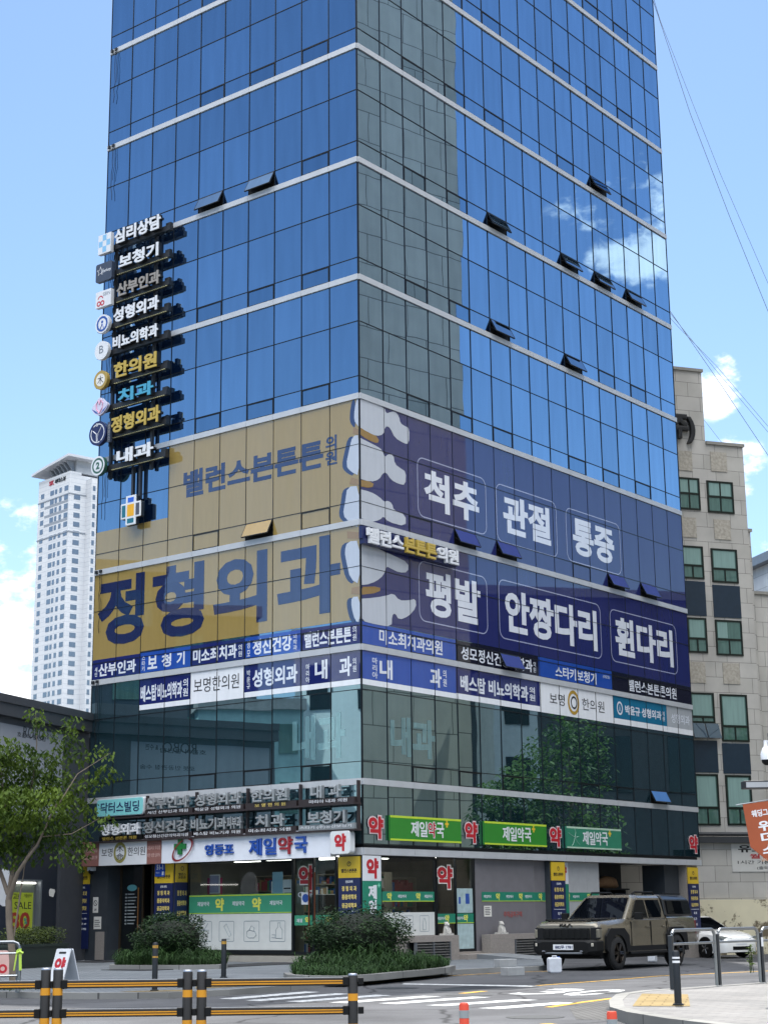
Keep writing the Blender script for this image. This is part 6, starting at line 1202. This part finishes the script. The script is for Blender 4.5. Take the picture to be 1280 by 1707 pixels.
# ================================================================== vehicles
PAINTT = pm('sand_paint', '#655f51', .24, .35, var=.02, coat=.8); TRIM = pm('dark_trim', '#17181a', .7, var=.05, spec=.2); TYRE = pm('tyre_rubber', '#121315', .85, var=.1); TGL = glassy('car_glass', '#06080b', (.55, .62, .7), .03, .14, .0, .5, .004, .0); CHROME = pm('chrome_trim', '#9a9c9e', .2, .9)
def half(pts): return [(x, 0, z) for x, z in pts]
def hloft(mb, secs):
    """secs: (y, [(x,z)...]) right half from the top centre to the bottom centre, mirrored"""
    S = []
    for y, p in secs: S.append([(x, y, z) for x, z in p] + [(-x, y, z) for x, z in p[::-1] if abs(x) > 1e-6])
    return mb.loft(S)
def wheel(par, x, y, r, wd, side, rim_m, name='wheel', spokes=6):
    b = MB(); s = side; b.lathe([(r * .62, -wd / 2), (r * .86, -wd / 2), (r * .97, -wd / 2 + .03), (r, -wd * .3), (r, wd * .3), (r * .97, wd / 2 - .03), (r * .86, wd / 2), (r * .62, wd / 2)], 32, 'x'); o = b.build('wheel', TYRE, par, smooth=True, loc=(x, y, r))
    b = MB(); b.lathe([(r * .63, s * wd * .42), (r * .6, s * wd * .5), (r * .55, s * wd * .3), (.0, s * wd * .28)], 28, 'x')
    for k in range(spokes):
        a = 2 * math.pi * k / spokes
        for q in (-.1, .1): b.tube([(s * wd * .45, math.cos(a + q * 3) * r * .12, math.sin(a + q * 3) * r * .12), (s * wd * .44, math.cos(a + q) * r * .58, math.sin(a + q) * r * .58)], .022, 5)
    b.ball((s * wd * .42, 0, 0), (.02, .055, .055), 10, 6); b.build('rim', rim_m, o, smooth=True); return o
f = Vector((-.585, -.81, 0)); cxy = Vector((5.85, 44.35, 0))
tk = thing('pickup_truck', 'sand coloured double cab pickup with black grille and dark bed canopy parked on the apron', 'pickup truck', cxy, math.atan2(f.y, f.x) - R(90))
B = MB()
def bs(y, zt, xt, xs, zs, xm, zm, xb, zb): return (y, [(0, zt), (xt * .6, zt), (xt, zt - .015), (xs, zs), (xm, (zs + zm) / 2), (xm, zm), (xb, zb), (0, zb)])
hloft(B, [bs(2.47, 1.08, .74, .84, .99, .86, .75, .84, .52), bs(2.43, 1.14, .78, .885, 1.05, .90, .75, .88, .45), bs(2.3, 1.18, .80, .90, 1.08, .925, .75, .90, .43), bs(2.1, 1.195, .81, .91, 1.09, .94, .75, .91, .42), bs(1.5, 1.22, .82, .915, 1.11, .95, .75, .92, .40), bs(1.05, 1.24, .83, .91, 1.1, .94, .75, .92, .38), bs(.9, 1.22, .88, .915, 1.14, .94, .75, .92, .38), bs(-1.2, 1.22, .88, .915, 1.14, .94, .75, .92, .38)])
B.build('body', PAINTT, tk, smooth=True)
B = MB(); hloft(B, [bs(-1.23, 1.27, .88, .92, 1.2, .945, .75, .92, .42), bs(-2.75, 1.27, .88, .92, 1.2, .945, .75, .92, .45), bs(-2.88, 1.25, .85, .9, 1.18, .92, .75, .88, .5)]); B.build('cargo_bed', PAINTT, tk, smooth=True)
C_ = MB(); C_.loft([[(-.86, 1.02, 1.2), (.86, 1.02, 1.2), (.885, .5, 1.2), (.885, -1.2, 1.2), (-.885, -1.2, 1.2), (-.885, .5, 1.2)], [(-.70, .32, 1.74), (.70, .32, 1.74), (.745, .1, 1.74), (.76, -1.14, 1.74), (-.76, -1.14, 1.74), (-.745, .1, 1.74)], [(-.60, .18, 1.82), (.60, .18, 1.82), (.66, .02, 1.825), (.68, -1.12, 1.82), (-.68, -1.12, 1.82), (-.66, .02, 1.825)]])
C_.build('cabin', PAINTT, tk, bevel=.045)
def offn(p, d):
    a, b_, c = Vector(p[0]), Vector(p[1]), Vector(p[2]); n = (b_ - a).cross(c - a).normalized(); return [tuple(Vector(q) + n * d) for q in p]
def pane(pts, d=.014, name='window', m=TGL, par=tk):
    b = MB(); c_ = sum((Vector(p) for p in pts), Vector()) / len(pts); n_ = (Vector(pts[1]) - Vector(pts[0])).cross(Vector(pts[2]) - Vector(pts[0]))
    if n_.dot(c_ - Vector((0, -.4, 1.0))) < 0: pts = pts[::-1]
    q = offn(pts, abs(d)); b.add(q + pts, [tuple(range(len(pts)))] + [(i, len(pts) + i, len(pts) + (i + 1) % len(pts), (i + 1) % len(pts)) for i in range(len(pts))]); return b.build(name, m, par)
def lerp3(a, b_, t): return tuple(a[i] + (b_[i] - a[i]) * t for i in range(3))
w0, w1, w2, w3 = (-.86, 1.02, 1.2), (.86, 1.02, 1.2), (.70, .32, 1.74), (-.70, .32, 1.74)
pane([lerp3(w1, w0, .05), lerp3(w0, w1, .05), lerp3(w3, w2, .06), lerp3(w2, w3, .06)][::-1], .014, 'windshield')
for s in (-1, 1):
    def sp(y, z): 
        k = (z - 1.2) / .54; return (s * (.885 + (.752 - .885) * k), y, z)
    fw = [sp(.70, 1.25), sp(-.18, 1.24), sp(-.18, 1.69), sp(.24, 1.69), sp(.42, 1.52)]; rw = [sp(-.26, 1.24), sp(-.92, 1.25), sp(-1.05, 1.45), sp(-1.0, 1.69), sp(-.26, 1.69)]
    for w_ in (fw, rw): pane(w_ if s > 0 else w_[::-1], -.012 if s > 0 else -.012, 'side_window') if False else pane(w_[::-1] if s > 0 else w_, .012 if True else 0, 'side_window')
    for y0, y1 in ((.86, -.2), (-.22, -1.12)):
        d = MB(); x = s * .944; yy = sorted((y0, y1)); d.loft([[(x * .99, q, .55) for q in yy] + [(x * .99, q, 1.19) for q in yy[::-1]], [(x + s * .006, yy[0] + .012, .562), (x + s * .006, yy[1] - .012, .562), (s * .923, yy[1] - .012, 1.18), (s * .923, yy[0] + .012, 1.18)]]); o = d.build('door', PAINTT, tk)
        gp = MB()
        for q0, q1, r0_, r1_ in ((yy[0] - .004, yy[0] + .012, .55, 1.19), (yy[1] - .012, yy[1] + .004, .55, 1.19), (yy[0], yy[1], .545, .556)): xa, xb = sorted((s * .90, s * .9515)); gp.box(xa, xb, q0, q1, r0_, r1_ if r1_ < 1 else 1.15)
        gp.build('door_seam', BLACK, o)
        h = MB(); h.box(min(s * .95, s * .975), max(s * .95, s * .975), yy[0] + .08, yy[0] + .26, 1.0, 1.04); h.build('handle', PAINTT, o, bevel=.008)
    for yc, r0, r1 in ((1.66, .46, .57), (-1.61, .46, .57)):
        fl = MB(); x0, x1 = sorted((s * .93, s * 1.0)); n = 14
        arc0 = [(yc + r0 * math.cos(math.pi * k / n), .42 + r0 * .96 * math.sin(math.pi * k / n)) for k in range(n + 1)]; arc1 = [(yc - r1 * 1.08, .40), (yc - r1, .82), (yc - r1 * .6, .99), (yc + r1 * .66, .99), (yc + r1 * 1.02, .82), (yc + r1 * 1.02, .5)]
        if yc > 0: arc1[0] = (yc - r1 * 1.1, .46)
        poly = arc0 + arc1; vs = [(x0, a, z) for a, z in poly] + [(x1, a, z) for a, z in poly]; k = len(poly); fl.add(vs, [tuple(range(k)), tuple(range(k, 2 * k))[::-1]] + [(i, (i + 1) % k, k + (i + 1) % k, k + i) for i in range(k)]); fl.build('wheel_arch', TRIM, tk, bevel=.012)
        wl = MB(); wl.lathe([(.47, s * .935), (.47, s * .946), (0, s * .9465)], 26, 'x', (0, yc, .44)); wl.build('wheel_well', BLACK, tk)
        wheel(tk, s * .865, yc, .405, .27, s, pm('dark_rim', '#2b2622', .35, .7), 'wheel')
    sk = MB(); x0, x1 = sorted((s * .9, s * 1.0)); sk.box(x0, x1, -1.0, 1.02, .36, .42); sk.build('side_step', TRIM, tk, bevel=.012)
    sl_ = MB(); x0, x1 = sorted((s * .9, s * .955)); sl_.box(x0, x1, -1.0, 1.03, .44, .56); sl_.build('sill', TRIM, tk)
    mi = MB(); x0, x1 = sorted((s * .97, s * 1.16)); mi.box(x0, x1, .6, .72, 1.2, 1.38); mi.tube([(s * .9, .62, 1.24), (s * 1.0, .64, 1.25)], .03, 6); mi.build('mirror', BLACK, tk, bevel=.03)
    hl = MB(); x0, x1 = sorted((s * .66, s * .905)); hl.box(x0, x1, 2.2, 2.482, .74, 1.03); o = hl.build('headlight', TRIM, tk, bevel=.02)
    b = MB(); x0, x1 = sorted((s * .83, s * .915)); b.box(x0, x1, 2.24, 2.49, .78, .99); b.build('lens', pm('lamp_lens_dark', '#77746a', .1, .3), o, bevel=.015)
    rr_ = MB(); rr_.tube([(s * .6, .1, 1.84), (s * .62, .0, 1.89), (s * .62, -1.0, 1.89), (s * .6, -1.1, 1.84)], .025, 6); rr_.tube([(s * .62, -.45, 1.82), (s * .62, -.45, 1.89)], .02, 5); rr_.build('roof_rail', BLACK, tk)
    tl_ = MB(); x0, x1 = sorted((s * .72, s * .93)); tl_.box(x0, x1, -2.9, -2.82, .8, 1.15); tl_.build('tail_light', pm('tail_red', '#5a1517', .3), tk, bevel=.01)
    vs_ = MB(); vs_.box(min(s * .55, s * .74), max(s * .55, s * .74), 1.5, 2.25, 1.185, 1.235); vs_.build('hood_trim', BLACK, tk, bevel=.012)
b = MB(); b.box(-.6, .6, 2.26, 2.33, 1.17, 1.205); b.build('hood_trim', BLACK, tk, bevel=.01)
g = MB(); g.box(-.655, .655, 2.36, 2.50, .74, 1.02); o = g.build('grille', BLACK, tk, bevel=.02)
for k in range(7): b = MB(); x = -.54 + .18 * k; b.box(x - .05, x + .05, 2.4995, 2.512, .77, .99); b.build('grille_bar', BLACK, o, bevel=.006)
b = MB(); hloft(b, [(2.36, [(0, .74), (.88, .74), (.97, .7), (.97, .5), (.9, .36), (0, .34)]), (2.58, [(0, .74), (.78, .74), (.9, .7), (.9, .48), (.8, .38), (0, .36)]), (2.66, [(0, .7), (.6, .7), (.7, .66), (.7, .46), (.6, .4), (0, .39)])]); b.build('bumper', BLACK, tk, bevel=.012)
b = MB(); b.box(-.52, .52, 2.5, 2.675, .40, .44); b.build('skid_plate', GREY, tk, bevel=.01)
for s in (-1, 1): b = MB(); b.box(min(s * .66, s * .82), max(s * .66, s * .82), 2.5, 2.635, .58, .66); b.build('fog_light', pm('lamp_lens', '#b0aca0', .1, .1), tk, bevel=.01); b = MB(); b.tube([(s * .5, 2.62, .46), (s * .5, 2.72, .47), (s * .56, 2.72, .47), (s * .56, 2.62, .46)], .014, 6); b.build('tow_hook', CHROME, tk)
b = MB(); hloft(b, [(-2.86, [(0, .7), (.88, .7), (.92, .62), (.86, .45), (0, .45)]), (-3.0, [(0, .68), (.84, .68), (.88, .6), (.82, .48), (0, .48)])]); b.build('rear_bumper', TRIM, tk, bevel=.01)
b = MB(); b.M = Matrix.Rotation(math.pi, 4, 'Z'); b.box(-.28, .28, -2.685, -2.662, .5, .63); o = b.build('number_plate', WHITE, tk); b = MB(); b.M = Matrix.Rotation(math.pi, 4, 'Z'); tx(b, '882무 1781', -.22, .26, .525, .605, -2.689, .003, .02); b.build('plate_lettering', NAVY, o)
b = MB(); b.M = Matrix.Translation((0, 2.475, 1.045)) @ Matrix.Rotation(math.pi, 4, 'Z') @ Matrix.Rotation(R(-22), 4, 'X')
for p in ([(-.17, 0), (-.17, .075)], [(-.165, .03), (-.1, .075)], [(-.13, .05), (-.09, 0)], [(-.09, 0), (-.03, .075)], [(-.03, .075), (-.03, 0)], [(-.03, 0), (.04, .0)], [(.02, 0), (.08, .075)], [(.08, .075), (.15, 0)]): b.tube([(p[0][0] * 1.1, -.02, p[0][1]), (p[1][0] * 1.1, -.02, p[1][1])], .012, 5)
b.build('badge', BLACK, tk)
cn = MB(); cn.loft([[(-.87, -1.24, 1.275), (.87, -1.24, 1.275), (.87, -2.86, 1.275), (-.87, -2.86, 1.275)], [(-.80, -1.23, 1.70), (.80, -1.23, 1.70), (.79, -2.74, 1.70), (-.79, -2.74, 1.70)], [(-.68, -1.23, 1.83), (.68, -1.23, 1.83), (.66, -2.64, 1.81), (-.66, -2.64, 1.81)]]); co = cn.build('bed_canopy', pm('canopy_dark', '#14161a', .35, .1, coat=.3), tk, bevel=.03)
for s in (-1, 1):
    pts = [(s * .868, -1.36, 1.33), (s * .866, -2.72, 1.33), (s * .822, -2.68, 1.66), (s * .822, -1.36, 1.67)]; pane(pts[::-1] if s > 0 else pts, .012, 'canopy_window', TGL, co)
b = MB(); b.tube([(.7, -1.4, 1.86), (.68, -2.5, 1.85)], .02, 6); b.tube([(-.7, -1.4, 1.86), (-.68, -2.5, 1.85)], .02, 6); b.build('canopy_rail', BLACK, co)
b = MB(); b.box(-.85, .85, -2.3, 2.3, .28, .46); b.box(-.8, .8, 1.56, 1.76, .3, .5); b.box(-.8, .8, -1.7, -1.5, .3, .5); b.build('chassis', BLACK, tk)
for s in (-1, 1): b = MB(); b.tube([(s * .02, 1.06, 1.235), (s * .62, 1.03, 1.25)], .012, 5); b.build('wiper', BLACK, tk)
# white saloon behind the end pillar
CW = pm('white_car_paint', '#e6e6e4', .25, var=.02, coat=.9)
q = ground(1232, 1594, -.2); f2 = Vector((.50, -.865, 0)); c2 = Vector((q.x, q.y, 0)) - f2 * 2.15
cw = thing('saloon_car', 'white saloon parked behind the end pillar with its nose showing', 'car', (c2.x, c2.y, -.25), math.atan2(f2.y, f2.x) - R(90))
def cs_(y, zt, xt, xs, zs, xm, zm, xb, zb): return (y, [(0, zt), (xt * .6, zt), (xt, zt - .02), (xs, zs), (xm, zm), (xb, zb), (0, zb)])
b = MB(); hloft(b, [cs_(2.30, .60, .45, .58, .52, .66, .4, .6, .2), cs_(2.22, .74, .55, .70, .64, .76, .42, .72, .18), cs_(2.0, .84, .62, .80, .74, .85, .44, .82, .17), cs_(1.6, .92, .68, .85, .80, .89, .48, .86, .17), cs_(.95, 1.0, .72, .86, .82, .9, .5, .87, .17), cs_(-1.5, .98, .74, .86, .86, .9, .5, .87, .17), cs_(-2.2, .95, .66, .82, .82, .84, .5, .8, .22)]); b.build('body', CW, cw, smooth=True)
b = MB(); b.loft([[(-.76, 1.0, .92), (.76, 1.0, .92), (.78, -1.6, .95), (-.78, -1.6, .95)], [(-.56, .1, 1.40), (.56, .1, 1.40), (.55, -.9, 1.40), (-.55, -.9, 1.40)], [(-.48, -.05, 1.45), (.48, -.05, 1.45), (.46, -.8, 1.44), (-.46, -.8, 1.44)]]); b.build('cabin', CW, cw, bevel=.03)
w0, w1, w2, w3 = (-.76, 1.0, .92), (.76, 1.0, .92), (.56, .1, 1.40), (-.56, .1, 1.40); pane([lerp3(w1, w0, .05), lerp3(w0, w1, .05), lerp3(w3, w2, .06), lerp3(w2, w3, .06)][::-1], .012, 'windshield', TGL, cw)
for s in (-1, 1):
    pts = [(s * .762, .72, .97), (s * .772, -1.3, .985), (s * .57, -.85, 1.36), (s * .575, .06, 1.36)]; pane(pts[::-1] if s > 0 else pts, .012, 'side_window', TGL, cw)
    for y in (1.35, -1.3): wheel(cw, s * .80, y, .33, .21, s, CHROME, 'wheel', 5); wl = MB(); wl.lathe([(.38, s * .86), (.38, s * .905), (0, s * .9055)], 22, 'x', (0, y, .36)); wl.build('wheel_well', BLACK, cw)
    b = MB(); b.plate([(s * .40, .66), (s * .78, .76), (s * .82, .68), (s * .58, .57)], -2.27, -2.0); 
    for i in range(len(b.v)): b.v[i] = Vector((b.v[i].x, -b.v[i].y - .06 * (abs(b.v[i].x) - .4) * 4, b.v[i].z))
    b.build('headlight', pm('head_lens', '#9aa09c', .1, .3), cw); b = MB(); x0, x1 = sorted((s * .86, s * 1.0)); b.box(x0, x1, .62, .74, .92, 1.04); b.build('mirror', CW, cw, bevel=.02)
b = MB(); b.box(-.42, .42, 2.2, 2.31, .27, .40); b.build('grille', BLACK, cw, bevel=.015); b = MB(); b.ring(0, 0, .035, .05, 0, 14); b.M = None
e = MB(); e.M = Matrix.Translation((0, 2.292, .53)) @ Matrix.Rotation(math.pi, 4, 'Z'); e.ring(0, 0, .035, .055, -.006, 14); e.build('badge', CHROME, cw); b = MB(); b.box(-.26, .26, 2.285, 2.302, .44, .5); b.build('number_plate', WHITE, cw)
